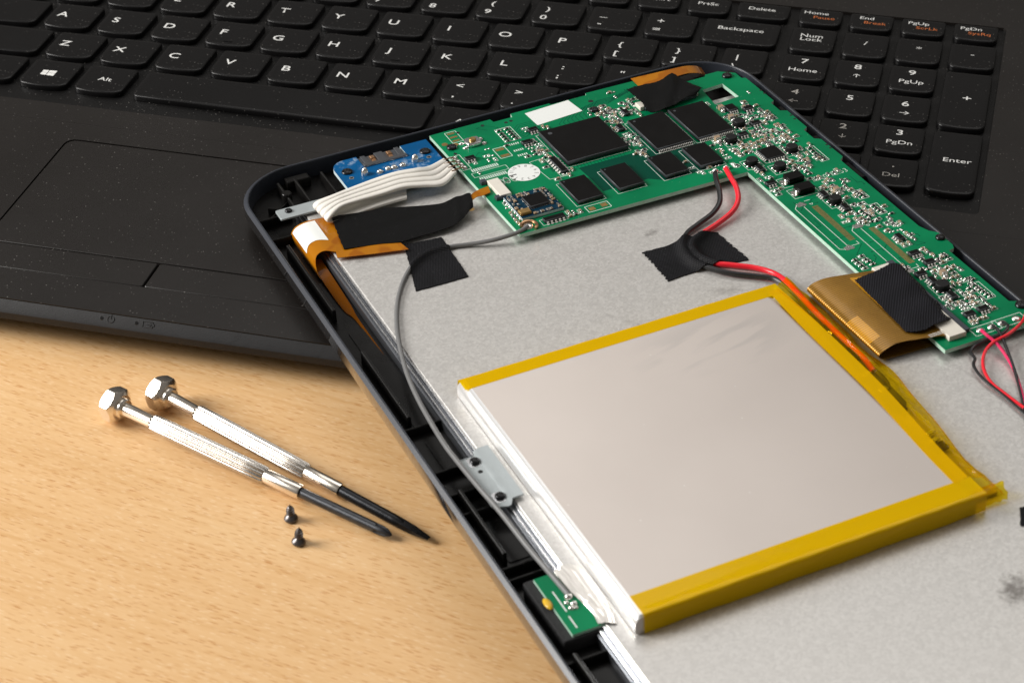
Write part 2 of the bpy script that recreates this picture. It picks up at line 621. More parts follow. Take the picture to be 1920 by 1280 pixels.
M = dict(
    wood=wood(),
    deck=dusty('laptop_plastic', (0.0085, 0.0069, 0.0060), 0.34, 0.000006, spec=0.42),
    bed=dusty('keyboard_bed_plastic', (0.0040, 0.0038, 0.0038), 0.36, 0.000006, dust=1.3),
    key=dusty('keycap_plastic', (0.0036, 0.0034, 0.0036), 0.32, 0.000005, dust=0.5),
    lip=simple('textured_lip_plastic', (0.0125, 0.0122, 0.013), 0.52, spec=0.3, bump=0.00004, bs=3000, var=0.15),
    base=simple('laptop_base_plastic', (0.012, 0.012, 0.013), 0.55, bump=0.00022, bs=1300),
    legend=simple('white_key_print', (0.72, 0.72, 0.70), 0.5),
    legend_dim=simple('grey_key_print', (0.40, 0.38, 0.35), 0.5),
    legend_orange=simple('orange_key_print', (0.50, 0.13, 0.03), 0.5),
    groove=simple('dark_groove', (0.004, 0.004, 0.004), 0.6),
    rim=simple('tablet_rim_plastic', (0.030, 0.034, 0.044), 0.33, bump=0.00002, bs=3500, spec=0.45),
    rim_gloss=simple('tablet_gloss_plastic', (0.012, 0.012, 0.013), 0.10, coat=1.0, crough=0.05),
    inner=simple('tablet_inner_plastic', (0.006, 0.0056, 0.0052), 0.30, spec=0.25, var=0.25, vs=90, bump=0.00001),
    steel=steel(),
    bright=simple('bright_steel', (0.82, 0.83, 0.85), 0.22, 1.0, var=0.1, vs=400),
    dark_steel=simple('dark_steel', (0.20, 0.21, 0.23), 0.3, 0.9),
    bracket=simple('grey_bracket', (0.42, 0.46, 0.47), 0.36, 0.35, var=0.06, vs=200, bump=0.000008),
    black_screw=simple('blackened_screw', (0.03, 0.03, 0.032), 0.25, 0.8),
    mask=solder_mask('green_solder_mask', (0.0, 0.150, 0.058), (0.0, 0.205, 0.078)),
    trace=simple('dark_green_trace', (0.0, 0.055, 0.032), 0.32, spec=0.1),
    fr4=simple('board_edge', (0.42, 0.62, 0.50), 0.5, var=0.2, vs=800),
    blue=solder_mask('blue_solder_mask', (0.0, 0.07, 0.20), (0.0, 0.095, 0.27), flux=True),
    navy=solder_mask('navy_solder_mask', (0.0, 0.020, 0.045), (0.003, 0.034, 0.06)),
    blue_edge=simple('blue_board_edge', (0.55, 0.66, 0.68), 0.5, var=0.15, vs=700),
    silk=simple('white_silkscreen', (0.70, 0.78, 0.72), 0.6),
    gold=simple('gold_contact', (0.42, 0.27, 0.10), 0.35, 0.75, var=0.2, vs=600),
    tin=simple('solder', (0.80, 0.78, 0.74), 0.24, 1.0, bump=0.00004, bs=1800),
    pin_tin=simple('tinned_pin', (0.74, 0.72, 0.68), 0.4, 0.4),
    bone=simple('ceramic_capacitor', (0.34, 0.24, 0.15), 0.45, var=0.25, vs=900),
    resist=simple('resistor_body', (0.025, 0.025, 0.027), 0.4),
    chip=simple('chip_epoxy', (0.0038, 0.0035, 0.0034), 0.33, spec=0.14, bump=0.000012, bs=3500, var=0.2, vs=150),
    chip_side=simple('chip_edge', (0.05, 0.055, 0.062), 0.4),
    ferrite=simple('ferrite', (0.011, 0.011, 0.0115), 0.5, bump=0.00005, bs=2500, spec=0.2),
    sticker=simple('white_sticker', (0.80, 0.82, 0.80), 0.5),
    ink=simple('grey_ink', (0.15, 0.15, 0.15), 0.6),
    nylon=simple('ivory_connector', (0.74, 0.70, 0.62), 0.42, var=0.06, vs=500),
    dark_nylon=simple('slate_latch', (0.035, 0.042, 0.055), 0.4),
    cloth=weave('woven_black_tape', (0.0070, 0.0070, 0.0082), hi=5.0, bump=0.0001),
    cloth_ribbed=weave('ribbed_black_tape', (0.009, 0.009, 0.0115), ang=2.21, ribs=0.62, bump=0.00012, hi=2.4),
    cloth_fine=weave('matte_black_tape', (0.0036, 0.0036, 0.0038), ang=0.1, bump=0.00004, hi=1.6),
    white_wire=simple('white_ribbon_insulation', (0.80, 0.77, 0.71), 0.48, var=0.05, vs=300),
    grey_wire=simple('grey_coax_jacket', (0.17, 0.17, 0.17), 0.38, var=0.1, vs=300),
    red_wire=simple('red_wire_jacket', (0.80, 0.015, 0.03), 0.30),
    pink_wire=simple('pink_wire_jacket', (0.75, 0.02, 0.12), 0.32),
    black_wire=simple('black_wire_jacket', (0.014, 0.014, 0.015), 0.32),
    copper=simple('copper_strand', (0.62, 0.36, 0.20), 0.3, 1.0),
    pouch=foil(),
    pouch_edge=simple('lit_pouch_foil', (0.93, 0.93, 0.93), 0.3, 0.6),  # window glare on the pouch's left side, put into the colour as near white
    film=kapton('yellow_film', (0.86, 0.545, 0.0), (1.0, 0.80, 0.0), 0.58, 0.10, 0.00006, coat=0.16),
    film_clear=kapton('clear_amber_film', (0.84, 0.50, 0.0), (1.0, 0.82, 0.05), 0.14, 0.06, 0.0003, coat=1.0),
    flex=kapton('amber_flex', (0.50, 0.185, 0.006), (0.80, 0.36, 0.02), 0.8, 0.12, 0.00015, coat=0.8, body2=(0.40, 0.125, 0.004)),
    flex_dark=kapton('dark_amber_flex', (0.22, 0.07, 0.003), (0.5, 0.18, 0.01), 0.55, 0.10),
    flex_lines=striped('amber_flex_with_traces', (0.36, 0.185, 0.022), (0.17, 0.08, 0.010), 419.0, 'Y', rough=0.27, coat=0.3, metal=0.55),
    flex_copper=striped('amber_flex_copper_patch', (0.60, 0.29, 0.012), (0.32, 0.14, 0.008), 419.0, 'Y'),
    chrome=simple('nickel_plate', (0.90, 0.83, 0.74), 0.23, 1.0, var=0.06, vs=200),
    fluted=simple('brushed_nickel', (0.62, 0.58, 0.53), 0.27, 1.0, var=0.06, vs=900),
    shank=simple('blackened_shank', (0.075, 0.078, 0.085), 0.33, 0.85, var=0.25, vs=700),
    shank_dark=simple('black_shank', (0.030, 0.031, 0.034), 0.30, 0.85, var=0.2, vs=700),
    glue=simple('clear_adhesive_foil', (0.72, 0.69, 0.65), 0.28, 0.5, bump=0.0001, bs=260),
    foam=simple('black_foam', (0.015, 0.015, 0.016), 0.8, bump=0.0003, bs=900),
    olive=simple('olive_protection_board', (0.055, 0.060, 0.012), 0.35, var=0.3, vs=300),
    amber=simple('amber_glue', (0.70, 0.42, 0.02), 0.3),
    screw_steel=simple('dark_screw_steel', (0.16, 0.145, 0.14), 0.34, 0.9, var=0.3, vs=900),
    led=simple('status_led', (0.006, 0.006, 0.006), 0.2),
)
STRUCT = 'structure'

# ------------------------------------------------------------------ desk
b = MB()
b.prism(rrect(-420, 780, -620, 520, 6.0), -25, 0, ch=0.0)
desk = bpy.data.objects.new('desk', b.mesh('desk', M['wood']))
COL.objects.link(desk)
desk['kind'] = STRUCT
desk['label'] = 'light beech desk top with short dark grain flecks'

# ------------------------------------------------------------------ laptop (world frame; bed of the keyboard at z = 11)
BED, DECK, KTOP = 11.0, 11.8, 12.9
LX0, LX1, LY0, LY1 = -46.0, 348.0, -112.6, 168.0
lap = thing('laptop', 'black laptop with white lettered keys lying under the opened tablet', 'laptop', (150, 20, 0), 'W')
b = MB()
b.prism(rrect(LX0 + 16, LX1 - 16, LY0 + 17, LY1 - 8, 9), 2.0, 5.5)
for x in (-30, 330):
    for y in (-95, 150):
        b.cyl(x, y + (14 if y < 0 else -10), 0.0, 2.1, 6)
b.build('base_shell', M['base'], lap)
b = MB()   # rough textured band along the lower edge
b.prism(rrect(LX0 + 0.8, LX1 - 0.8, LY0 + 0.9, LY1 - 0.8, 10), 6.2, 7.3, 0)
b.build('lower_band', M['base'], lap)
# the upper shell: side wall with bevel, deck around the keyboard opening
KX0, KX1, KY0, KY1 = -36.0, 313.6, -7.8, 108.5
TPX0, TPX1, TPY0, TPY1 = 44.0, 151.0, -96.0, -27.5
b = MB()
outer = rrect(LX0, LX1, LY0, LY1, 11, 8)
lip_in = inset(outer, 2.6)
n = len(outer)
rings = [(outer, 7.2), (outer, 9.0), (inset(outer, 0.5), 9.7), (lip_in, DECK - 0.25)]
b.v = [(x, y, z) for p, z in rings for x, y in p]
for r in range(3):
    for i in range(n):
        j = (i + 1) % n
        b.f.append((r * n + i, r * n + j, (r + 1) * n + j, (r + 1) * n + i))
        b.m.append(0)
b.build('edge_lip', M['lip'], lap, 30)
b = MB()
deck_out = inset(outer, 2.75)
zb = 8.0
def frame_sheet(b, out, hole, z, zdown):
    """A plate z..zdown with a rectangular opening (keyhole ngon)."""
    o = ccw(out)
    h = ccw(hole)[::-1]
    i0 = min(range(len(o)), key=lambda i: (o[i][0] - h[0][0]) ** 2 + (o[i][1] - h[0][1]) ** 2)
    poly = o[i0:] + o[:i0 + 1] + h + h[:1]
    k = len(b.v)
    b.v += [(x, y, z) for x, y in poly]
    b.f.append(tuple(range(k, k + len(poly))))
    b.m.append(0)
    for loop in (o, h):
        k = len(b.v)
        b.v += [(x, y, z) for x, y in loop] + [(x, y, zdown) for x, y in loop]
        m = len(loop)
        for i in range(m):
            j = (i + 1) % m
            b.f.append((k + i, k + j, k + m + j, k + m + i))
            b.m.append(0)
hole = rrect(KX0, KX1, KY0, KY1, 1.5, 3)
top_half = [(x, y) for x, y in ccw(deck_out)]
up = [(deck_out[0][0], 0)]
def clip_y(poly, y, keep_above):
    out = []
    for i in range(len(poly)):
        a, c = poly[i - 1], poly[i]
        ina, inc = ((a[1] >= y) == keep_above), ((c[1] >= y) == keep_above)
        if ina != inc:
            t = (y - a[1]) / (c[1] - a[1])
            out.append((a[0] + (c[0] - a[0]) * t, y))
        if inc:
            out.append(c)
    return out
frame_sheet(b, clip_y(top_half, -18.0, True), hole, DECK, zb)
deck_back = b.build('keyboard_deck', M['deck'], lap, 20)
b = MB()   # palm rest; the touchpad and its two buttons sit in its opening
frame_sheet(b, clip_y(top_half, -18.04, False), rrect(TPX0 - 0.35, TPX1 + 0.35, TPY0 - 0.35, TPY1 + 0.35, 3.2, 4), DECK, zb)
b.build('palm_rest', M['deck'], lap, 20)
b = MB()
b.prism(rrect(TPX0, TPX1, -84.0, TPY1, (0.4, 0.4, 3, 3), 4), 8.1, DECK - 0.12, ch=0.15)
b.build('touchpad', M['deck'], lap)
for x0, x1 in ((TPX0, 96.6), (97.2, TPX1)):
    b = MB()
    b.prism(rrect(x0, x1, TPY0, -84.5, 0.6, 3), 8.1, DECK - 0.05, ch=0.25)
    b.build('touchpad_button', M['deck'], lap)
b = MB()
b.prism(rrect(LX0 + 3.2, LX1 - 3.2, LY0 + 3.2, LY1 - 3.2, 8), 5.4, 7.9)
b.build('inner_tray', M['groove'], lap)
b = MB()
b.prism(rrect(KX0 + 0.05, KX1 - 0.05, KY0 + 0.05, KY1 - 0.05, 1.4, 3), 8.0, BED)
b.build('keyboard_bed', M['bed'], lap)

# keycaps
def key_outline(w, d, r):
    """Flat back edge, round front corners, front edge bowed outward."""
    pts = []
    def arc(cx, cy, q, a0, a1, n):
        for i in range(n + 1):
            a = math.radians(a0 + (a1 - a0) * i / n)
            pts.append((cx + q * math.cos(a), cy + q * math.sin(a)))
    bow = min(0.9, 0.05 * w) if w < 40 else 0.5
    arc(r, r + bow * 0.6, r, 180, 255, 5)
    for i in range(1, 7):
        t = i / 7
        pts.append((r + (w - 2 * r) * t, bow * 0.6 - bow * 0.6 * 4 * t * (1 - t) + 0.02))
    arc(w - r, r + bow * 0.6, r, 285, 360, 5)
    arc(w - 0.9, d - 0.9, 0.9, 0, 90, 3)
    arc(0.9, d - 0.9, 0.9, 90, 180, 3)
    return pts

KEYM = {}
def key_mesh(w, d):
    k = (round(w, 1), round(d, 1))
    if k not in KEYM:
        b = MB()
        o = ccw(key_outline(w, d, min(3.0, d * 0.25)))
        n = len(o)
        rings = [(o, 0.15), (o, KTOP - BED - 0.42), (inset(o, 0.16), KTOP - BED - 0.13), (inset(o, 0.42), KTOP - BED), (inset(o, 1.6), KTOP - BED - 0.03)]
        b.v = [(x, y, z) for p, z in rings for x, y in p]
        for r in range(len(rings) - 1):
            for i in range(n):
                j = (i + 1) % n
                b.f.append((r * n + i, r * n + j, (r + 1) * n + j, (r + 1) * n + i))
                b.m.append(0)
        b.flat.add(len(b.f))
        b.f.append(tuple((len(rings) - 1) * n + i for i in range(n)))
        b.m.append(0)
        KEYM[k] = b.mesh('key', M['key'], smooth=50)
    return KEYM[k]

def add_key(x, y, w, d, legends=()):
    k = place('key', key_mesh(w, d), lap, x, y, BED)
    for s, dx, dy, size, m in legends:
        me = text_mesh(s, size, M[m], 1.22, bold=0.03 if size > 2.6 else 0.0)
        place('legend', me, k, x + dx, y + dy, KTOP + 0.02)
    return k

KW, KD = 16.4, 16.2
A_, L_ = 'legend', 'legend_dim'
def letter(s):
    return ((s, 4.6, 8.6, 3.3, A_),)
def two(lo, hi, m=A_):
    return ((lo, 4.2, 4.2, 2.9, m), (hi, 4.6, 10.2, 2.9, m))
for i, s in enumerate('ZXCVBNM'):
    add_key(13.4 + 19 * i, 19, KW, KD, letter(s))
for i, (lo, hi) in enumerate(((',', '<'), ('.', '>'), ('/', '?'))):
    add_key(13.4 + 19 * (7 + i), 19, KW, KD, two(lo, hi))
add_key(-33, 19, 43.8, KD)
add_key(203.4, 19, 38, KD, (('Shift', 10, 8, 2.3, A_),))
for i, s in enumerate('ASDFGHJKL'):
    k = add_key(4.0 + 19 * i, 38, KW, KD, letter(s))
    if s in 'FJ':
        b = MB()
        b.v, b.f, b.m = [], [], []
        b.prism(rrect(6.5, 9.9, 2.6, 2.95, 0.15, 2), 0, 0.16)
        place('homing_bar', b.mesh('homing_bar', M['key']), k, 4.0 + 19 * i, 38, KTOP - 0.04)
for i, (lo, hi) in enumerate(((';', ':'), ("'", '"'))):
    add_key(4.0 + 19 * (9 + i), 38, KW, KD, two(lo, hi))
add_key(-33, 38, 34.4, KD)
add_key(213.0, 38, 28.4, KD, (('Enter', 12, 8, 2.3, A_),))
for i, s in enumerate('QWERTYUIOP'):
    add_key(-0.6 + 19 * i, 57, KW, KD, letter(s))
for i, (lo, hi) in enumerate((('[', '{'), (']', '}'), ('\\', '|'))):
    add_key(-0.6 + 19 * (10 + i), 57, KW if i < 2 else 14, KD, two(lo, hi))
add_key(-33, 57, 29.8, KD)
for i, (lo, hi) in enumerate((('1', '!'), ('2', '@'), ('3', '#'), ('4', '$'), ('5', '%'), ('6', '^'), ('7', '&'), ('8', '*'), ('9', '('), ('0', ')'), ('-', '_'), ('=', '+'))):
    add_key(-10.1 + 19 * i, 76, KW, KD, two(lo, hi))
add_key(-29.1, 76, KW, KD, two('`', '~'))
add_key(217.9, 76, 24.6, KD, (('Backspace', 12.0, 10.2, 2.2, A_),))
add_key(-5.6, 0, KW, KD)
add_key(-33, 0, 24.8, KD)
k = add_key(13.4, 0, KW, KD)
b = MB()     # the four pane emblem
for ix, (x0, x1) in enumerate(((0, 1.9), (2.15, 4.6))):
    for iy in range(2):
        sk = lambda x, f: 0.16 * f * (1 - x / 4.6)
        lo = 0 if iy == 0 else 1.75
        hi = 1.6 if iy == 0 else 3.35
        q = [(x0, lo + (sk(x0, 1.6) if iy == 0 else 0)), (x1, lo + (sk(x1, 1.6) if iy == 0 else 0)), (x1, hi - (sk(x1, 1.6) if iy == 1 else 0)), (x0, hi - (sk(x0, 1.6) if iy == 1 else 0))]
        b.add([(x + 5.4, y + 6.3, 0) for x, y in q], [(0, 1, 2, 3)])
place('legend', b.mesh('emblem', M['legend']), k, 13.4, 0, KTOP + 0.02)
add_key(32.3, 0, KW, KD, (('Alt', 8.2, 8.0, 2.2, A_),))
add_key(52.2, 0, 94.6, KD)
for i, s in enumerate(('Alt', 'Ctrl')):
    add_key(149.6 + 19 * i, 0, KW, KD, ((s, 8.2, 8, 2.2, A_),))
for i in range(3):
    add_key(188.5 + 17.8 * i, 0, 15.2, 8.0)
add_key(206.3, 8.4, 15.2, 8.0)
NP, NW = 16.93, 14.4
def num(i, row, legends, w=NW, d=KD):
    add_key(246.4 + NP * i, 19 * row, w, d, legends)
num(0, 4, (('Num\nLock', 6.6, 9.6, 2.2, A_),))
for i, s in enumerate(('/', '*', '-')):
    num(i + 1, 4, ((s, 7.2, 9.6, 2.6, A_),))
for i, (s, t_) in enumerate((('7', 'Home'), ('8', '\u2191'), ('9', 'PgUp'))):
    num(i, 3, ((s, 6.8, 12.2, 3.0, A_), (t_, 7.0, 6.4, 2.2, A_)))
for i, (s, t_) in enumerate((('4', '\u2190'), ('5', ''), ('6', '\u2192'))):
    num(i, 2, ((s, 6.8, 11.0, 3.0, A_ if i else L_),) + (((t_, 7.0, 5.4, 2.4, A_ if i else L_),) if t_ else ()))
for i, (s, t_) in enumerate((('1', 'End'), ('2', '\u2193'), ('3', 'PgDn'))):
    num(i, 1, ((s, 7.0, 12.2, 3.0, A_ if i == 2 else L_), (t_, 7.4, 6.4, 2.2, A_ if i == 2 else L_)))
num(0, 0, (('0', 12, 11.5, 3.0, L_), ('Ins', 12, 6, 2.2, L_)), w=NW + NP)
num(2, 0, (('.', 7.2, 12.2, 3.0, L_), ('Del', 7.0, 6.4, 2.2, L_)))
num(3, 2, (('+', 7.8, 18.6, 3.2, A_),), d=35.2)
num(3, 0, (('Enter', 8.0, 18.6, 2.3, A_),), d=35.2)
FD, FW = 11.0, 14.0
def fkey(x, legends, w=FW):
    add_key(x, 95.2, w, FD, legends)
for x, s, o_ in ((246.9, 'Home', 'Pause'), (263.5, 'End', 'Break'), (280.3, 'PgUp', 'ScrLk'), (297.2, 'PgDn', 'SysRq')):
    fkey(x, ((s, 5.4, 8.0, 1.95, A_), (o_, 8.2, 5.0, 1.85, 'legend_orange')))
fkey(226.4, (('Delete', 8.0, 6.8, 2.0, A_),), 17.2)
fkey(209.8, (('PrtSc', 6.6, 6.8, 2.0, A_),))
fkey(193.0, (('Insert', 6.6, 6.8, 2.0, A_),))
for i in range(12):
    x = 176.2 - 16.8 * i
    fkey(x, (('F%d' % (12 - i), 9.4, 4.6, 1.7, 'legend_orange'), ('\u263c+' if i == 0 else '\u263c-' if i == 1 else '\u2022', 5.2, 7.2, 2.0, A_)))
fkey(-33, (('Esc', 6, 6.6, 2.0, A_),))

# status lights and their engraved symbols on the lip
SL = (DECK - 0.25 - 9.7) / 2.1
LIP = Matrix.Translation((0, 0, 0))
def on_lip(name, b, mat, x):
    """Lay a flat mark on the sloping lip: local y climbs the slope."""
    me = b.mesh(name, mat)
    o = bpy.data.objects.new(name, me)
    COL.objects.link(o)
    o.parent = lap
    a = AT[lap.name]
    o.location = ((x - a[0]) * MM, (LY0 + 1.55 - a[1]) * MM, (10.65 - a[2]) * MM)
    o.rotation_euler = (math.atan(SL), 0, 0)
for x in (91.3, 101.3):
    b = MB()
    b.cyl(0, 0, -0.3, 0.05, 0.62, 14, ch=0.15)
    on_lip('status_light', b, M['led'], x)
b = MB()
pts = [(0.95 * math.cos(math.radians(a)), 0.95 * math.sin(math.radians(a)), 0.03) for a in range(125, 416, 15)]
b.tube(pts, 0.11, 6)
b.tube([(0, 0.1, 0.03), (0, 1.25, 0.03)], 0.11, 6)
on_lip('power_symbol', b, M['groove'], 93.9)
b = MB()
b.tube([(-1.5, -0.8, 0.03), (1.3, -0.8, 0.03), (1.3, -0.35, 0.03), (1.7, -0.35, 0.03), (1.7, 0.35, 0.03), (1.3, 0.35, 0.03), (1.3, 0.8, 0.03), (-1.5, 0.8, 0.03), (-1.5, -0.8, 0.03)], 0.1, 6)
b.tube([(-0.5, 0.0, 0.03), (0.9, 0.0, 0.03)], 0.1, 6)
b.tube([(0.5, 0.4, 0.03), (0.9, 0.0, 0.03), (0.5, -0.4, 0.03)], 0.1, 6)
on_lip('battery_symbol', b, M['groove'], 104.6)

# ------------------------------------------------------------------ tablet shell (tablet frame: x across, y up the long side, z = 0 on the steel plate)
tab = thing('tablet', 'opened tablet with black rim and bare steel plate laid across the laptop', 'tablet', (67, -100, -7.3))
out = rrect(-14.3, 148.3, -262, 28, 19, 12)
prof = [(9.0, -7.3), (4.0, -7.0), (1.6, -6.0), (0.45, -4.6), (0, -3.0), (0, 0.22), (0.92, 0.94), (1.3, 0.95), (1.5, 0.75), (1.6, 0.3), (1.6, -4.4)]
b = MB()
n = len(out)
b.v = [(x, y, z) for d, z in prof for x, y in inset(ccw(out), d)]
for r in range(len(prof) - 1):
    for i in range(n):
        j = (i + 1) % n
        b.f.append((r * n + i, r * n + j, (r + 1) * n + j, (r + 1) * n + i))
        b.m.append(1 if r < 5 else 0)
b.f.append(tuple(reversed(range(n))))
b.m.append(1)
b.build('rim', [M['rim'], M['rim_gloss']], tab, 25)
b = MB()
b.prism(inset(ccw(out), 1.65), -5.0, -4.3)
b.build('inner_floor', M['inner'], tab)
# ribs in the side channel and the upper corner
def rib(p, q, z1, w=0.8, z0=-4.4, ch=0.25):
    (x0, y0), (x1, y1) = p, q
    b = MB()
    b.box((x0 + x1) / 2, (y0 + y1) / 2, z0, z1, math.hypot(x1 - x0, y1 - y0), w, math.atan2(y1 - y0, x1 - x0), 0, ch)
    b.build('rib', M['inner'], tab)
for y0, y1 in ((-10.5, -46), (-66, -97), (-127.5, -152.5), (-187.5, -222), (-232, -252)):
    rib((-9.4, y0), (-9.4, y1), -0.4, 1.0)
for y in (-4.5, 6.5, -99.5, -117.8, -127.0, -134.5, -155.5, -159.5, -188.5):
    rib((-12.3, y), (-2.4, y), -1.6 if y > -50 else -1.9)
for x in (-0.6, 4.4, 12.6):
    rib((x, 5.5), (x, 22.5), -0.9)
rib((-8.0, 7.5), (-1.0, 13.5), -2.2, 0.6)
rib((-7.0, 13.0), (-0.8, 8.5), -2.2, 0.6)
b = MB()
b.cyl(-0.6, 15.0, -4.4, -0.2, 1.5, 14, ch=0.3)
b.build('screw_post', M['inner'], tab)
for x, y, w, d, z in ((5.4, 23.0, 7.0, 3.0, -1.2), (128.0, 17.5, 8.0, 6.5, 0.2), (133.5, 20.0, 7.0, 3.4, -0.3), (126.5, 22.3, 5.0, 3.0, 0.3), (141.5, 15.5, 6.5, 4.0, 0.0), (145.2, -13.0, 1.6, 6.0, 0.4), (145.2, -32.0, 1.8, 5.0, 0.4), (145.4, -51.0, 1.6, 9.0, 0.3), (145.4, -92.0, 1.6, 8.0, 0.3)):
    b = MB()
    b.box(x, y, -4.4, z, w, d, 0, 0, 0.3)
    b.build('moulded_block', M['inner'], tab)
for y0, y1 in ((-52, -97), (-103, -116), (-137, -152), (-192, -215)):     # flat moulded panels on the channel floor
    b = MB()
    b.prism(rrect(-8.2, -3.0, y1, y0, 0.6, 3), -4.35, -4.0)
    b.build('floor_panel', M['inner'], tab)
# screen module: steel plate and its folded edge
b = MB()
b.prism(rrect(0, 143.0, -254, 3.2, 1.0, 3), -4.2, 0.0, ch=0.18)
plate = b.build('steel_plate', M['steel'], tab)
for x0, x1, z, m in ((-0.55, -0.05, -0.45, 'bright'), (-1.05, -0.6, -0.9, 'dark_steel'), (-1.6, -1.1, -0.9, 'bright'), (-2.3, -1.65, -1.5, 'dark_steel')):
    b = MB()
    b.prism(rrect(x0, x1, -254, 3.0, 0.15, 2), -4.2, z, ch=0.12)
    b.build('folded_edge', M[m], tab)
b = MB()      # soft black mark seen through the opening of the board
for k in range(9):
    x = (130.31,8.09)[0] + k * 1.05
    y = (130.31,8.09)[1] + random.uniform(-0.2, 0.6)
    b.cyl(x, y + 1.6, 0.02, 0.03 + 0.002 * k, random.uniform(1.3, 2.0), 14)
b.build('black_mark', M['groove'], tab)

def screw_head(parent, x, y, z, r=1.3, h=0.55, m='black_screw'):
    b = MB()
    b.cyl(x, y, z - 0.3, z + h * 0.35, r, 18, 0)
    b.dome(x, y, z + h * 0.35, r, h * 0.65, 18, 4, 0)
    o = b.build('screw', M[m], parent)
    b = MB()
    for a in (0.5, 0.5 + math.pi / 2):
        b.box(x, y, z + h * 0.72, z + h + 0.025, r * 1.15, r * 0.28, a, 0)
    b.build('cross_recess', M['groove'], o)
    return o

# flat grey strap under the ribbon cable
b = MB()
b.prism(rrect(-7.3, 30.0, 0.2, 5.4, 0.5, 3), 0.55, 1.05, ch=0.08)
strap = b.build('grey_strap', M['bracket'], tab)
screw_head(strap, -4.0, 3.4, 1.05, 1.05, 0.7)
# folded side bracket with two screws
b = MB()
sec = [(-5.9, 0.9), (-5.6, 0.35), (-2.1, 0.35), (-1.5, 0.55), (-0.5, 1.15), (2.3, 1.2)]
top_pts = [[(x, y0 + (0.9 if x < -5.7 else 0.0), z) for x, z in sec] for y0 in ()]
ys = [-117.4, -118.6, -120.0, -136.0, -137.4, -138.6]
def br_row(y, k):
    q = []
    for i, (x, z) in enumerate(sec):
        yy = y
        if k == 0:
            yy = -117.4 if i > 2 else -119.2
        if k == len(ys) - 1:
            yy = -137.6 if i > 3 else (-139.0 if i > 1 else -137.8)
        q.append((x, yy, z))
    return q
rows = [br_row(y, k) for k, y in enumerate(ys)]
vs = [p for r in rows for p in r] + [(x, y, z - 0.45) for r in rows for x, y, z in r]
W_ = len(sec)
o_ = W_ * len(rows)
fs = []
for i in range(len(rows) - 1):
    for j in range(W_ - 1):
        q = (i * W_ + j, i * W_ + j + 1, (i + 1) * W_ + j + 1, (i + 1) * W_ + j)
        fs += [q, tuple(o_ + t for t in reversed(q))]
    for j in (0, W_ - 1):
        fs.append((i * W_ + j, (i + 1) * W_ + j, o_ + (i + 1) * W_ + j, o_ + i * W_ + j))
for i in (0, len(rows) - 1):
    for j in range(W_ - 1):
        fs.append((i * W_ + j, i * W_ + j + 1, o_ + i * W_ + j + 1, o_ + i * W_ + j))
b.add(vs, fs)
brk = b.build('side_bracket', M['bracket'], tab, 40)
for y in (-121.0, -135.2):
    b = MB()
    b.prism(rrect(-4.3, -0.9, y - 1.9, y + 1.9, 0.8, 3), 0.3, 0.42)
    b.build('pad', M['bright'], brk)
    screw_head(brk, -2.6, y, 0.5, 1.25, 0.8)
b = MB()
b.cyl(-2.9, -124.8, 0.3, 0.4, 0.6, 12)
b.build('hole', M['groove'], brk)

# ------------------------------------------------------------------ green main board
PZ0, PZ = 1.35, 2.5
pcb = thing('circuit_board', 'green L shaped main circuit board crowded with black chips', 'circuit board', (100, -30, PZ0))
po = [(45.9, 20.6), (65.3, 20.8), (65.6, 18.9), (71.6, 18.9), (72.0, 20.9), (84.6, 21.0), (84.9, 20.2), (96.5, 20.2), (96.9, 21.4), (113, 21.2), (118, 19.6), (123.4, 18.6), (124.0, 13.2), (133.0, 13.2), (133.6, 14.2), (138.0, 14.2), (142.2, 10.8), (142.2, 7.2), (143.4, 6.6), (143.6, -9.4), (142.2, -10.2), (142.2, -15.4), (144.0, -16.4), (144.0, -27.4), (142.4, -28.4), (142.4, -34.0), (144.0, -35.2), (144.2, -46.4), (142.6, -47.8), (142.6, -87.0), (143.6, -90.0), (145.3, -92.0), (145.3, -98.6), (144.6, -100.2), (142.8, -100.6), (142.8, -127.0), (145.2, -128.4), (146.0, -130.5), (146.0, -137.2), (116.7, -137.2), (116.5, -41.0), (46.8, -40.0)]
hole = [(128.37,6.3), (127.42,-3.16), (135.85,-2.3), (135.44,6.9)]
b = MB()
P = ccw(po)
H = ccw(hole)[::-1]
i0 = min(range(len(P)), key=lambda i: (P[i][0] - H[0][0]) ** 2 + (P[i][1] - H[0][1]) ** 2)
poly = P[i0:] + P[:i0 + 1] + H + H[:1]
m_ = len(poly)
b.v = [(x, y, z) for z in (PZ0, PZ) for x, y in poly]
b.f = [tuple(range(m_, 2 * m_)), tuple(reversed(range(m_)))]
b.m = [0, 0]
for loop in (P, H):
    k = len(b.v)
    q = len(loop)
    b.v += [(x, y, PZ0) for x, y in loop] + [(x, y, PZ) for x, y in loop]
    for i in range(q):
        j = (i + 1) % q
        b.f.append((k + i, k + j, k + q + j, k + q + i))
        b.m.append(1)
b.build('board', [M['mask'], M['fr4']], pcb, None)

def stand(name, mb, mats, label=None, parent=None, smooth=35.0):
    o = mb.build(name, mats, parent or pcb, smooth)
    if label:
        o['label'] = label
    return o

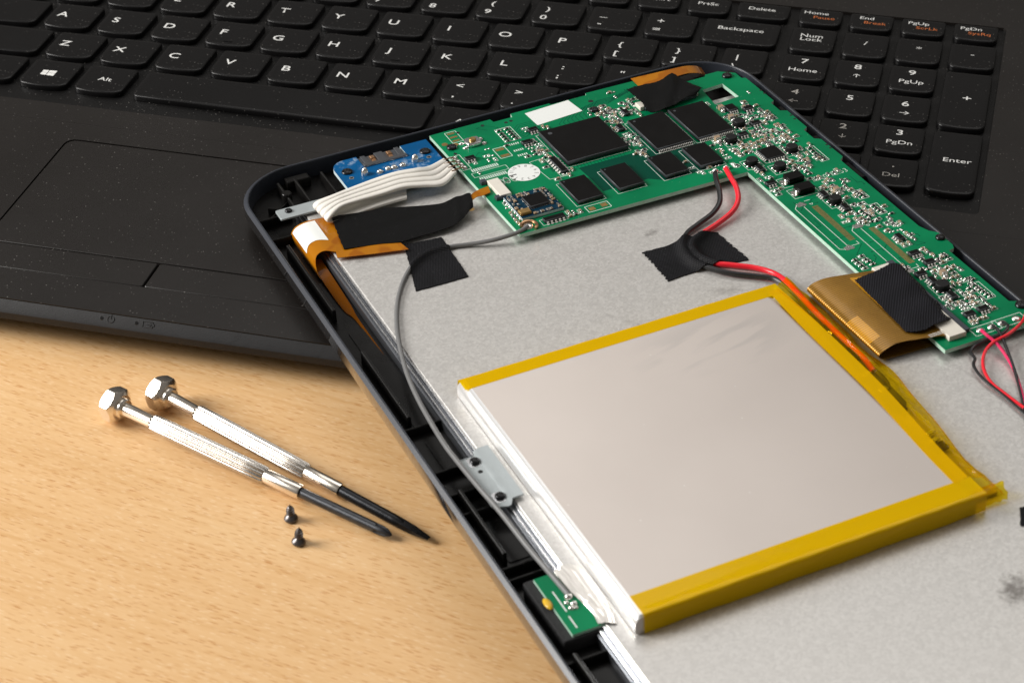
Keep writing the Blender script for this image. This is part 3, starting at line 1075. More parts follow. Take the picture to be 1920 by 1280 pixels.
# copper traces under the mask: bundles of fine dark lines
b = MB()
def trace(pts, w=0.16, z=PZ + 0.004):
    for (x0, y0), (x1, y1) in zip(pts, pts[1:]):
        L = math.hypot(x1 - x0, y1 - y0)
        if L < 1e-3:
            continue
        nx, ny = -(y1 - y0) / L * w / 2, (x1 - x0) / L * w / 2
        b.add([(x0 - nx, y0 - ny, z), (x1 - nx, y1 - ny, z), (x1 + nx, y1 + ny, z), (x0 + nx, y0 + ny, z)], [(0, 1, 2, 3)])
R = random.Random(5)
for k in range(16):     # from the processor to the memory chips
    x = 75.0 + k * 1.05
    trace([(x, -15), (x, -16.2 - 0.32 * k), (x + 2.0, -18.2 - 0.32 * k), (x + 2.0, -23)])
for k in range(14):
    y = -12.5 + k * 1.0
    trace([(93.3, y), (94.6 + 0.25 * k, y), (96.2 + 0.25 * k, y - 1.6), (96.2 + 0.25 * k, -22), (97.5 + 0.25 * k, -24)])
for k in range(9):
    trace([(82 + k * 1.5, 5.4), (82 + k * 1.5, 8.5 + 0.4 * k), (86 + k * 1.5, 12.5 + 0.4 * k), (100 + k, 12.5 + 0.4 * k), (104 + k, 16 + 0.3 * k)])
for k in range(7):
    trace([(66.5, 12 - 0.9 * k), (69 + 0.3 * k, 12 - 0.9 * k), (71 + 0.3 * k, 14 - 0.9 * k), (76, 14 - 0.9 * k)])
for k in range(70):
    x, y = R.uniform(48, 141), R.uniform(-38, 18)
    if R.random() < 0.45:
        x, y = R.uniform(118, 141), R.uniform(-134, -40)
    p = [(x, y)]
    for _ in range(3):
        a = R.choice((0, 45, 90, 135, 180, 225, 270, 315))
        L = R.uniform(1.0, 4.5)
        x = min(141.5, max(47.5 if y > -39 else 118, x + L * math.cos(math.radians(a))))
        y = min(18, y + L * math.sin(math.radians(a)))
        if x < 117.5:
            y = max(-39, y)
        p.append((x, y))
    trace(p)
    b.cyl(p[-1][0], p[-1][1], PZ, PZ + 0.006, 0.22, 8)
o = stand('copper_traces', b, M['trace'], smooth=None)
o['kind'] = 'stuff'
b = MB()
rg = [(76, -16.5), (93, -16.5), (112.5, -20.5), (112.5, -34), (95, -34.5), (90.5, -31), (76.4, -31), (76.4, -24)]
k = len(b.v)
b.add([(x, y, PZ + 0.002) for x, y in rg], [tuple(range(len(rg)))])
stand('copper_plane', b, M['trace'], smooth=None)

# silkscreen lines
silk = MB()
SZ = PZ + 0.008
def line(x0, y0, x1, y1, w=0.14):
    L = math.hypot(x1 - x0, y1 - y0)
    if L < 1e-3:
        return
    nx, ny = -(y1 - y0) / L * w / 2, (x1 - x0) / L * w / 2
    silk.add([(x0 - nx, y0 - ny, SZ), (x1 - nx, y1 - ny, SZ), (x1 + nx, y1 + ny, SZ), (x0 + nx, y0 + ny, SZ)], [(0, 1, 2, 3)])
def ring(x0, x1, y0, y1, w=0.14):
    line(x0, y0, x1, y0, w); line(x1, y0, x1, y1, w); line(x1, y1, x0, y1, w); line(x0, y1, x0, y0, w)

# chips: moulded body, pin one dot, gull wing pins
BUSY = []
def chip(x0, x1, y0, y1, z1=1.25, pins='', n=10, dot=True, label=None, z0=0.12, ch=0.12, outline=True):
    BUSY.append((x0 - 1.2, x1 + 1.2, y0 - 1.2, y1 + 1.2))
    b = MB()
    b.prism([(x0, y0), (x1, y0), (x1, y1), (x0, y1)], PZ + z0, PZ + z1, 0, ch, 1)
    o = stand('chip', b, [M['chip'], M['chip_side']], label, smooth=20)
    if dot:
        d = min(x1 - x0, y1 - y0)
        b = MB()
        b.cyl(x0 + d * 0.13, y1 - d * 0.13, PZ + z1 - 0.005, PZ + z1 + 0.006, d * 0.035, 12)
        b.build('pin_one_dot', M['chip_side'], o)
    if pins:
        b = MB()
        for s in pins:
            for k in range(n):
                t = (k + 0.5) / n
                if s in 'SN':
                    x = x0 + (x1 - x0) * (0.02 + 0.96 * t)
                    y, d = (y0, -1) if s == 'S' else (y1, 1)
                    w = (x1 - x0) / n * 0.45
                    b.box(x, y + d * 0.2, PZ + z1 * 0.45, PZ + z1 * 0.58, w, 0.45)
                    b.box(x, y + d * 0.42, PZ + 0.02, PZ + z1 * 0.55, w, 0.16)
                    b.box(x, y + d * 0.72, PZ + 0.01, PZ + 0.17, w, 0.6)
                else:
                    y = y0 + (y1 - y0) * (0.02 + 0.96 * t)
                    x, d = (x0, -1) if s == 'W' else (x1, 1)
                    w = (y1 - y0) / n * 0.5
                    b.box(x + d * 0.15, y, PZ + z1 * 0.40, PZ + z1 * 0.55, 0.35, w)
                    b.box(x + d * 0.32, y, PZ + 0.02, PZ + z1 * 0.52, 0.16, w)
                    b.box(x + d * 0.6, y, PZ + 0.01, PZ + 0.17, 0.55, w)
        b.build('pins', M['pin_tin'], o)
    if outline:
        ring(x0 - 0.7, x1 + 0.5, y0 - 0.6, y1 + 0.5)
    return o
chip(73.7, 93.0, -14.2, 5.1, 1.5, label='largest square black processor chip')
chip(99.4, 110.9, -19.6, -1.1, 1.25, 'SN', 20, label='tall memory chip with a row of silver pins, left of the pair')
chip(112.6, 124.2, -19.8, -1.2, 1.25, 'SN', 20, label='tall memory chip with a row of silver pins beside the board opening')
for q in ((67.2, 75.0, -34.1, -22.0), (80.2, 88.0, -33.6, -21.6)):
    chip(*q, 1.2)
for q in (((94.63,-34.12)[0], (102.02,-33.56)[0], (102.02,-33.56)[1], (101.76,-22.41)[1]), ((105.72,-33.93)[0], (113.07,-33.63)[0], (113.07,-33.63)[1], (112.97,-22.41)[1])):
    chip(*q, 1.2)
qx0, qy1 = (124.12,-33.03)
qx1, qy0 = (129.89,-38.88)
chip(qx0, qx1, qy0, qy1, 0.9, 'SNEW', 7, ch=0.06)

# small components that share a few meshes
def smd(kind, L, w, h, body):
    b = MB()
    b.box(0, 0, 0.02, h, L * 0.56, w, 0, 1, 0.04)
    for s in (-1, 1):
        b.box(s * L * 0.39, 0, 0.01, h + 0.02, L * 0.24, w * 1.02, 0, 0, 0.05)
        b.dome(s * L * 0.56, 0, 0.0, w * 0.62, h * 0.72, 8, 3, 0, 1.0)
    return b.mesh(kind, [M['tin'], M[body]])
SMD = {'capacitor': smd('capacitor', 1.15, 0.62, 0.6, 'bone'), 'resistor': smd('resistor', 1.1, 0.6, 0.42, 'resist'), 'big_capacitor': smd('big_capacitor', 2.2, 1.5, 1.35, 'bone')}
b = MB()
for s in (-1, 1):
    b.dome(s * 0.5, 0, 0, 0.36, 0.28, 8, 3, 0)
SMD['solder_joint'] = b.mesh('solder_joint', M['tin'])
RS = random.Random(3)
def scatter(pts, kinds, out=0.6, rots=(0, math.pi / 2)):
    for x, y in pts:
        BUSY.append((x - 0.9, x + 0.9, y - 0.75, y + 0.75))
        kind = RS.choice(kinds)
        r = RS.choice(rots)
        place(kind, SMD[kind], pcb, x, y, PZ, r)
        if RS.random() < out:
            hx, hy = (1.0, 0.55) if r == 0 else (0.55, 1.0)
            if kind == 'big_capacitor':
                hx, hy = hx * 1.7, hy * 2
            ring(x - hx, x + hx, y - hy, y + hy, 0.12)
CR = ('capacitor', 'resistor', 'capacitor', 'solder_joint')
H0 = (0,)
V0 = (math.pi / 2,)
scatter([(64.71,13.3),(64.69,11.38),(64.63,9.83),(64.66,8.33),(64.7,6.74),(67.25,13.24),(67.28,11.45),(67.31,9.94),(67.35,8.34),(67.48,6.79)], ('resistor',), 0, H0)
scatter([(72.03,11.06),(72.05,9.28),(70.78,3.85),(71.14,2.35),(71.33,0.95),(71.52,-0.44),(68.68,-0.18),(68.88,-2),(63.25,4.51),(66.09,-3.88)], ('resistor', 'solder_joint'), 0.8, H0)
scatter([(71.06,-3.19),(71.08,-4.91),(71.11,-6.62),(71.46,-7.66),(71.28,-17.57),(71.95,-18.76),(73.88,-16.51),(62.99,-36.27),(62.73,-38.45),(64.42,-36.65),(64.46,-38.23),(66.17,-37.21),(49.75,-24.02),(49.53,-26.26),(48.89,-29.42),(48.67,-31.63),(48.6,-33.51),(48.67,-35.08)], CR, 0.4)
scatter([(55.84,2.1),(57.01,1.46),(57.25,-0.79),(55.27,-0.55),(57.55,5.43),(51.3,0.35),(50.08,-5.66)], ('solder_joint',), 0.5)
scatter([(68.21,-19.18),(76.97,9.23),(78,8.23)], ('capacitor',), 0.5)
scatter([(95.49,8.01),(95.46,6.22),(98.47,9.55),(97.18,5.28),(98.92,6.12),(98.53,3.64),(94.73,3.04),(96.8,3.69),(103.47,7.25),(103.4,4.56),(105.11,3.62),(105.07,1.84),(94.68,-0.48),(94.65,-2.24),(95.96,-6.46),(95.93,-8.18),(96.24,-10.09),(96.2,-12.65),(96.95,-7.87),(98.28,-9.47)], CR, 0.45)
scatter([(103.2,18.01),(104.26,17.89),(103.66,14.96),(139.62,-1.64),(125.57,-1.73),(115.2,-36.12),(115.34,-36.61),(108.26,-33.99),(110.76,-34.11),(104,-31.67),(103.76,-28.22),(87.87,-27.83)], ('solder_joint', 'capacitor'), 0.4)
scatter([(104.92,-34.65),(105.39,-35.32),(108.02,-36.34),(109.31,-37.45)], ('solder_joint',), 0.9)
scatter([(135.39,-6.23),(135.28,-7.99),(134,-8.65),(127.71,-14.18),(116.63,-22.11),(117.22,-24.15),(114.86,-23.72),(115.44,-26.17),(115.35,-28.24),(115.61,-30.07),(115.55,-31.72),(116.41,-27.13),(120.06,-29.12),(118.66,-30.05),(119.24,-32.05),(122.5,-27.89),(123.49,-28.44),(122.66,-31.39),(121.3,-31.49),(124.44,-29.81)], CR, 0.4)
scatter([(127.36,-6.77),(127.26,-13),(117.68,-21.78)], ('big_capacitor',), 0.3, V0)
scatter([(134.88,-5.95),(134.77,-7.71),(135.05,-8.78),(134.46,-15.22),(135.67,-15.44),(136.92,-15.22),(137.57,-16.03),(138.61,-16.16)], ('resistor',), 0.3, V0)
scatter([(134.07,-18.57),(134.69,-19.79),(131.19,-14.31),(131.09,-16.04),(131.18,-17.42),(135.22,-24.92),(135.11,-26.61),(134.58,-24.13),(136,-28.83),(136.25,-30.26),(136.3,-32.02),(128.28,-22.43),(129.86,-21.98),(131.06,-22.2),(132.62,-22.18),(132.74,-23.12),(127.61,-25.1),(128.99,-24.99),(130.81,-26.42),(130.9,-27.77),(128.66,-27.83),(130.04,-27.73)], CR, 0.6)
scatter([(125.24,-27.68),(125.86,-28.88),(127.09,-28.27),(128.09,-28.81),(131.04,-28.27),(132.23,-28.49),(133.75,-28.9),(133.64,-30.56),(133.2,-32.04),(121.83,-27.53),(121.92,-29.28),(123.12,-29.09),(122.91,-26.41),(119.03,-29.4),(119.12,-31.14),(119.57,-32.23),(118.92,-28.07),(121.96,-31.85),(123.32,-31.75),(115.05,-35.62),(115.51,-36.7)], CR, 0.5)
scatter([(133.06,-39.6),(133.31,-40.99),(132.52,-42.65),(133.5,-43.19),(134.29,-44.04),(129.91,-41.23),(130.18,-42.21),(128.78,-43.11),(129.71,-44.44),(130.87,-47.54),(130.95,-48.82),(131.2,-50.18),(131.56,-47.1)], CR, 0.5)
scatter([(138.53,-38.17),(138.41,-39.8),(138.29,-41.42),(138.37,-42.73),(138.61,-44.11),(138.85,-45.5)], ('resistor',), 0, H0)
scatter([(117.42,-46.35),(120.08,-46.17),(120.53,-47.23),(117.78,-52.97),(118.4,-53.71),(119.74,-53.24),(118,-55.47),(119.53,-43.83),(130.55,-57.91),(130.82,-58.85),(131.26,-62.27)], CR, 0.6)
scatter([(132.6,-61.62)], ('big_capacitor',), 0.9, V0)
scatter([(137.14,-64.48),(137.4,-65.42),(137.67,-66.35),(137.9,-67.66),(137.54,-72.55),(137.43,-74.04),(137.66,-75.32),(137.9,-76.6),(133.24,-73.31),(133.14,-74.79),(133.4,-75.7),(133.64,-76.98)], ('resistor',), 0, H0)
scatter([(133.09,-69.54),(133.69,-70.25),(134.85,-70.1),(135.98,-70.33),(127,-73.19),(128.29,-73.12),(129.6,-73.06),(130.9,-73),(131.48,-74.08),(126.51,-75.97),(127.65,-75.82),(129.72,-76.19),(129.99,-77.09)], CR, 0.7)
scatter([(118.69,-92.97),(118.77,-94.45),(118.85,-95.92),(118.94,-97.38),(121.23,-92.18),(121.29,-94.01),(121.54,-95.22),(121.77,-96.77)], ('resistor',), 0.2, H0)
scatter([(133.98,-84.9),(134.7,-86.03),(137,-83.15),(137.94,-83.65),(136.94,-86.12),(137.51,-87.17),(137.56,-88.69),(137.76,-90.28),(137.98,-91.51),(133.71,-91.05),(133.73,-92.9),(135.5,-92.75)], CR, 0.6)
scatter([(137.1,-96.9),(137.32,-98.11),(137.55,-99.32),(137.77,-100.52),(135.06,-98.7),(134.28,-100.8),(137.53,-103.62),(138.08,-104.63),(133.01,-105.45),(134.09,-105.68),(135.94,-105.97),(137.57,-107.19),(137.94,-108.45),(136.28,-111.77),(137.68,-111.82),(137.58,-113.16),(134.89,-113.8),(136.06,-114.77),(137.65,-114.24)], CR, 0.5)
scatter([(134.97,-109.3)], ('big_capacitor',), 0.5, V0)
scatter([(139.16,-113.84),(139.93,-113.9),(140.33,-114.81),(139.22,-116.99),(139.26,-118.38),(139.33,-119.45),(139.54,-120.59),(139.58,-121.98),(139.95,-123.19)], ('resistor',), 0.1, H0)
scatter([(134.45,-117.69),(134.5,-119.09),(135.73,-119.06),(135.83,-119.8),(134.18,-121.29),(135.24,-121.52),(136.15,-121.66),(130.03,-121.77),(131.08,-122),(132.3,-121.98),(130.31,-124.27),(131.48,-124.9),(133.33,-124.54),(134.72,-124.28),(135.95,-124.26),(137.15,-124.56),(129.13,-130.58),(130.16,-130.81),(131.7,-130.31),(133.06,-130.38),(129.78,-118.61),(129.36,-120.41)], CR, 0.7)
# frames of silkscreen round the resistor rows
for pts in ([(64.85,13.62),(67.61,7.11)], [(138.62,-38.02),(138.94,-45.36)], [(137.23,-64.35),(137.99,-67.53)], [(137.63,-72.41),(137.99,-76.47)], [(139.31,-116.87),(140.04,-123.07)]):
    xs, ys_ = [p[0] for p in pts], [p[1] for p in pts]
    ring(min(xs) - 1.1, max(xs) + 1.1, min(ys_) - 0.7, max(ys_) + 0.7, 0.18)

# inductors: dark drum on a square base
def inductor(x, y, r=1.75):
    BUSY.append((x - r - 0.9, x + r + 0.9, y - r - 0.9, y + r + 0.9))
    b = MB()
    b.prism(rrect(x - r, x + r, y - r, y + r, 0.5, 2), PZ, PZ + 0.35)
    b.cyl(x, y, PZ + 0.35, PZ + 0.8, r * 0.78, 18)
    b.cyl(x, y, PZ + 0.8, PZ + 1.75, r * 0.98, 18, 0, 0.2)
    o = stand('inductor', b, M['ferrite'], smooth=30)
    b = MB()
    for s in (-1, 1):
        for t in (-0.5, 0.5):
            b.dome(x + s * r * 1.02, y + t * r, PZ, 0.5, 0.5, 8, 3)
            b.dome(x + t * r, y - r * 1.05, PZ, 0.4, 0.4, 8, 3)
    b.build('solder_fillets', M['tin'], o)
    ring(x - r - 0.8, x + r + 0.8, y - r - 0.8, y + r + 0.8)
for x, y in [(127.51,-17.21),(120.94,-24.08),(133.35,-36.86),(119.77,-37.84),(125.33,-43.77),(129.47,-66.1)]:
    inductor(x, y)
for x, y in [(131.27,-114.41)]:
    inductor(x, y, 1.9)

# small transistors and drivers with three or four pins a side
def sot(x, y, w=1.7, d=2.9, n=3, z=1.05, rot=0):
    sides = 'EW'
    if rot:
        w, d, sides = d, w, 'SN'
    chip(x - w / 2, x + w / 2, y - d / 2, y + d / 2, z, sides, n, dot=False, ch=0.1, outline=False)
for x, y in [(129.74,-8.23)]:
    sot(x, y, 3.4, 3.0, 4, 1.1, 1)
for x, y in [(134.17,-10.67),(131.71,-19.16),(125.26,-23.06),(120.06,-41.79),(118.68,-49.98),(128.4,-62.04),(130.01,-70.34)]:
    sot(x, y, rot=RS.choice((0, 1)))
for x, y in [(134.5,-89.78),(133.59,-98.06),(134.78,-103.36),(129.69,-106.99),(130.66,-110.99),(131.19,-118.83),(130.27,-127.72),(134.54,-127.34)]:
    sot(x, y, rot=RS.choice((0, 1)))
for x, y in [(50.74,2.27),(73.39,8.44),(68.76,2.67)]:
    sot(x, y, rot=1)
for x, y in [(101.63,4.53),(96.15,-2.73)]:
    sot(x, y, rot=0)
x, y = (71.41,-12.82)
chip(x - 1.0, x + 1.0, y - 4.4, y + 4.4, 0.9, 'EW', 6, dot=False)

# two black power diodes with bright ends
for (x, y), r in (((125.39,-50.99), 0.0), ((125.04,-57.23), 0.0)):
    b = MB()
    b.prism(rrect(x - 2.4, x + 2.4, y - 1.8, y + 1.8, 0.1, 1), PZ + 0.1, PZ + 1.9, 0, 0.15)
    o = stand('power_diode', b, M['chip'], smooth=20)
    b = MB()
    b.box(x - 2.6, y, PZ, PZ + 1.1, 0.5, 2.4)
    b.box(x + 2.6, y, PZ, PZ + 1.1, 0.5, 2.4)
    b.box(x - 3.2, y, PZ, PZ + 0.2, 1.4, 2.8)
    b.build('terminals', M['tin'], o)
    ring(x - 4.2, x + 3.6, y - 2.4, y + 2.4)

BUSY += [(q[0] - 5.0, q[0] + 1.6, q[1] - 16.5, q[1] + 2.5) for q in ((123.49,-65.14), (131.15,-81.52))]
BUSY += [(q[0] - 3.6, q[0] + 3.6, q[1] - 2.6, q[1] + 2.6) for q in ((125.39,-50.99), (125.04,-57.23))]
# the rest of the crowded fields, kept clear of what already stands there
for x0, x1, y0, y1, tries in ((125.5, 138.5, -8.0, -31.0, 110), (127.0, 139.5, -31.0, -47.0, 60), (129.5, 139.0, -52.0, -66.0, 40), (128.5, 140.0, -72.0, -92.0, 50), (128.0, 140.5, -100.0, -128.5, 120), (93.5, 98.8, -20.0, 3.0, 60), (92.0, 111.0, 4.0, 12.0, 60), (68.0, 73.5, -12.0, 2.0, 50)):
    for _ in range(tries):
        x, y = RS.uniform(x0, x1), RS.uniform(y0, y1)
        if not any(a < x < b_ and c < y < d for a, b_, c, d in BUSY):
            scatter([(x, y)], ('capacitor', 'resistor', 'resistor'), 0.75)
# radio module: little blue daughter board
wx0, wy1 = (50.12,-22.02)
wx1, wy0 = (62.59,-34.44)
b = MB()
b.prism([(wx0, wy0), (wx1, wy0), (wx1, wy1), (wx0, wy1)], PZ + 0.05, PZ + 0.85, 0, 0, 1)
o_wifi = stand('radio_module', b, [M['navy'], M['blue_edge']], 'small blue daughter board with a square chip and gold crystal', smooth=None)
b = MB()
cx, cy = (wx0 + wx1) / 2 + 0.8, (wy0 + wy1) / 2 + 0.2
b.prism([(cx - 2.9, cy - 2.9), (cx + 2.9, cy - 2.9), (cx + 2.9, cy + 2.9), (cx - 2.9, cy + 2.9)], PZ + 0.85, PZ + 1.65, 0, 0.08, 1)
b.build('chip', [M['chip'], M['chip_side']], o_wifi, 20)
b = MB()
for k in range(9):
    for s in (-1, 1):
        b.box(cx - 2.6 + 0.65 * k, cy + s * 3.05, PZ + 0.85, PZ + 1.0, 0.3, 0.35)
        b.box(cx + s * 3.05, cy - 2.6 + 0.65 * k, PZ + 0.85, PZ + 1.0, 0.35, 0.3)
b.build('pins', M['tin'], o_wifi)
gx, gy = (51.9,-32.11)
b = MB()
b.box(gx, gy, PZ + 0.85, PZ + 1.75, 3.2, 2.2, 0, 0, 0.15)
b.build('crystal', M['gold'], o_wifi)
b = MB()
for k in range(72):
    t = k / 72
    side = k % 4
    u = RS.uniform(0.06, 0.94)
    x = wx0 + 0.7 if side == 0 else wx1 - 0.8 if side == 1 else wx0 + (wx1 - wx0) * u
    y = wy1 - 0.8 if side == 2 else wy0 + 0.8 if side == 3 else wy0 + (wy1 - wy0) * u
    if abs(x - gx) < 2.1 and abs(y - gy) < 1.6:
        continue
    if side == 2 and k % 8 > 3:
        y -= 1.1
    if side == 0 and k % 8 > 3:
        x += 1.2
    if side == 1 and k % 8 > 3:
        x -= 1.1
    b.box(x, y, PZ + 0.85, PZ + 1.3, 0.9, 0.55, RS.choice((0, math.pi / 2)), k % 3, 0.08)
o = b.build('module_components', [M['tin'], M['bone'], M['tin']], o_wifi)
o['kind'] = 'stuff'
b = MB()
for k in range(7):
    for s, x in ((0, wx0 - 0.1), (1, wx1 + 0.1)):
        b.dome(x, wy0 + (wy1 - wy0) * (k + 0.6) / 7.2, PZ, 0.5, 0.7, 8, 3)
b.build('castellated_joints', M['tin'], o_wifi)
hx, hy = (58.1,-37.62)
chip(hx - 3.1, hx + 3.1, hy - 0.9, hy + 0.9, 1.0, 'SN', 5, dot=False, ch=0.08)

# push button
bx, by = (55.16,10.38)
b = MB()
b.prism(rrect(bx - 2.3, bx + 2.3, by - 2.0, by + 2.0, 0.9, 2), PZ + 0.1, PZ + 1.2, 0, 0.25)
o = stand('push_button', b, M['bright'])
b = MB()
b.cyl(bx, by, PZ + 1.1, PZ + 1.75, 1.05, 18, 0, 0.15)
b.build('plunger', M['gold'], o)
b = MB()
for s in (-1, 1):
    for t in (-1, 1):
        b.dome(bx + s * 3.0, by + t * 1.4, PZ, 0.75, 0.55, 8, 3)
b.build('solder_fillets', M['tin'], o)

# stickers
lx0, ly0 = (76.11,10.89)
lx1, ly1 = (90.46,20.05)
b = MB()
q = [(75.77,18.98), (76.11,10.89), (91.36,12.22), (90.46,20.05)]
b.prism(q, PZ + 0.01, PZ + 0.06)
stand('label_sticker', b, M['sticker'], 'blank white rectangular sticker')
dx, dy = (61.33,-11.38)
b = MB()
DR = 4.6
b.cyl(dx, dy, PZ + 0.02, PZ + 0.08, DR, 40)
disc = stand('date_sticker', b, M['sticker'], 'round white sticker printed with the numbers of a dial')
for k in range(1, 13):
    a = math.radians(178 + 30 * k)
    x, y = dx + math.cos(a) * DR * 0.76, dy + math.sin(a) * DR * 0.76
    if k == 12:
        continue
    place('printed_number', text_mesh(str(k), 1.15, M['ink'], 1.0), disc, x, y, PZ + 0.095, a - math.pi / 2)
b = MB()
a = math.radians(178)
b.box(dx + math.cos(a) * DR * 0.74, dy + math.sin(a) * DR * 0.74, PZ + 0.082, PZ + 0.092, 2.2, 0.55, a)
b.build('printed_mark', M['ink'], disc)

# printed date, drawn as broken strokes
tx, ty = (135.73,-53.29)
place('date_print', text_mesh('aL20 12:53', 2.0, M['silk'], 0.95, bold=-0.04), pcb, tx, ty, SZ + 0.01, 0.02)

# bare footprints
def pads(name, x0, x1, y0, y1, n, along, m='gold', duty=0.6):
    b = MB()
    for k in range(n):
        if along == 'y':
            y = y0 + (y1 - y0) * (k + 0.5) / n
            b.box((x0 + x1) / 2, y, PZ, PZ + 0.03, x1 - x0, (y1 - y0) / n * duty)
        else:
            x = x0 + (x1 - x0) * (k + 0.5) / n
            b.box(x, (y0 + y1) / 2, PZ, PZ + 0.03, (x1 - x0) / n * duty, y1 - y0)
    return stand(name, b, M[m], smooth=None)
fa = [(123.49,-65.14),(123.47,-84.45)]
pads('contact_strip', fa[0][0] - 0.9, fa[0][0] + 0.9, fa[1][1], fa[0][1], 40, 'y')
fb = [(131.15,-81.52),(131.29,-101)]
pads('contact_strip', fb[0][0] - 0.9, fb[0][0] + 0.9, fb[1][1], fb[0][1], 40, 'y')
for (x, ya, yb) in ((fa[0][0], fa[0][1], fa[1][1]), (fb[0][0], fb[0][1], fb[1][1])):
    line(x - 5.4, ya + 1.0, x - 5.4, yb - 2.2, 0.18); line(x - 2.7, ya + 1.0, x - 2.7, yb - 2.2, 0.18)
    line(x - 5.4, ya + 1.0, x - 3.6, ya + 3.2, 0.18); line(x - 1.2, ya + 3.4, x + 0.6, ya + 3.4, 0.18)
    line(x - 5.4, yb - 2.2, x - 3.4, yb - 3.4, 0.18); line(x - 2.7, yb - 2.2, x + 0.6, yb - 2.2, 0.18); line(x + 0.6, yb - 2.2, x + 0.6, yb - 0.8, 0.18)
    b = MB()
    for yy in (ya + 2.2, yb - 2.8):
        b.box(x - 3.0, yy, PZ, PZ + 0.05, 2.4, 1.6, 0, 0)
        b.box(x - 2.3, yy + 0.2, PZ, PZ + 0.052, 1.0, 2.2, 0.5, 0)
    stand('anchor_pads', b, M['tin'])
    line(x - 0.7, ya + 1.6, x + 0.4, ya + 1.6); line(x - 0.7, ya + 1.6, x - 0.1, ya + 0.9); line(x + 0.4, ya + 1.6, x - 0.1, ya + 0.9)
r1 = [(48.53,-3.57),(56.91,-3.38)]
pads('footprint_row', r1[0][0], r1[1][0], r1[0][1] - 0.8, r1[0][1] + 0.8, 13, 'x', 'silk', 0.5)
r2 = [(48.82,-8.76),(57.19,-9.11)]
pads('footprint_row', r2[0][0], r2[1][0], r2[0][1] - 0.8, r2[0][1] + 0.8, 13, 'x', 'silk', 0.5)
ring(r1[0][0] - 0.6, r1[1][0] + 1.6, r2[0][1] + 1.4, r1[0][1] - 1.4)
for px, w_, h_ in (((60.62,3.58), 2.6, 1.3), ((60.66,-0.19), 2.6, 1.3), ((69.66,-37.57), 1.8, 1.7), ((73.48,-37.29), 1.8, 1.7)):
    b = MB()
    b.box(px[0], px[1], PZ, PZ + 0.03, w_, h_)
    stand('bare_pad', b, M['gold'], smooth=None)
a1, a2 = [(60.62,3.58),(60.66,-0.19)]
ring(min(a1[0], a2[0]) - 1.8, max(a1[0], a2[0]) + 1.8, min(a1[1], a2[1]) - 1.1, max(a1[1], a2[1]) + 1.1, 0.18)
a1, a2 = [(69.66,-37.57),(73.48,-37.29)]
ring(min(a1[0], a2[0]) - 1.5, max(a1[0], a2[0]) + 1.5, min(a1[1], a2[1]) - 1.4, max(a1[1], a2[1]) + 1.4, 0.18)
for q in [(51.75,18.6),(51.73,16.41),(51.65,14.28)]:
    b = MB()
    b.prism(rrect(q[0] - 1.2, q[0] + 1.2, q[1] - 0.45, q[1] + 0.45, 0.4, 3), PZ, PZ + 0.03)
    stand('bare_pad', b, M['gold'], smooth=None)
a1, a2 = [(51.75,18.6),(51.65,14.28)]
ring(a1[0] - 1.6, a1[0] + 1.8, a2[1] - 1.0, a1[1] + 1.0, 0.16)
for q in [(47.78,13.79),(50.5,12.3),(40.34,-22.1)]:
    b = MB()
    b.cyl(q[0], q[1], PZ, PZ + 0.03, 0.9, 16)
    stand('bare_pad', b, M['gold'], smooth=None)
for i, q in enumerate(([(65.56,4.5),(65.31,0.76),(65.21,-2.17)])):
    pads('footprint_row', q[0] - 1.6, q[0] + 1.6, q[1] - 0.5, q[1] + 0.5, 5, 'x', 'silk', 0.45)
gp = [(68.66,-9.53),(69.41,-14.52)]
pads('footprint_row', gp[0][0], gp[0][0] + 2.0, gp[1][1] - 0.5, gp[0][1] + 0.5, 9, 'y', 'trace', 0.5)
zx, zy = (65.99,-7.66)
line(zx - 1, zy + 0.6, zx + 3.5, zy + 1.0); line(zx - 1, zy + 0.6, zx + 0.2, zy - 10.5); line(zx + 0.2, zy - 10.5, zx + 6.5, zy - 11); line(zx + 3.5, zy + 1.0, zx + 4.0, zy - 6)
for q in [(53.54,-13.06),(55.3,-12.79),(57.4,-12.71)]:     # oval silkscreen pairs
    pts = [(q[0] + 0.8 * math.cos(t * math.pi / 8), q[1] + 1.7 * math.sin(t * math.pi / 8)) for t in range(17)]
    for a, c in zip(pts, pts[1:]):
        line(a[0], a[1], c[0], c[1])
    b = MB()
    b.box(q[0], q[1] + 0.8, PZ, PZ + 0.1, 0.8, 0.7)
    b.box(q[0], q[1] - 0.8, PZ, PZ + 0.1, 0.8, 0.7)
    stand('bare_pad', b, M['tin'], smooth=None)
# via holes
b = MB()
for q in [(61.86,18.55),(53.88,18.14),(68.68,16.85),(70.35,17.01),(48.38,7.44)]:
    b.cyl(q[0], q[1], PZ, PZ + 0.02, 0.55, 12)
for q in [(96.12,16.29)]:
    b.cyl(q[0], q[1], PZ, PZ + 0.02, 0.8, 12)
for q in [(143.41,-2.2),(143.43,-4.26),(143.54,-19.36),(143.4,-21.69),(143.72,-38.69),(143.66,-40.78)]:
    b.cyl(q[0], q[1], PZ, PZ + 0.02, 0.4, 10)
stand('via_hole', b, M['groove'], smooth=None)
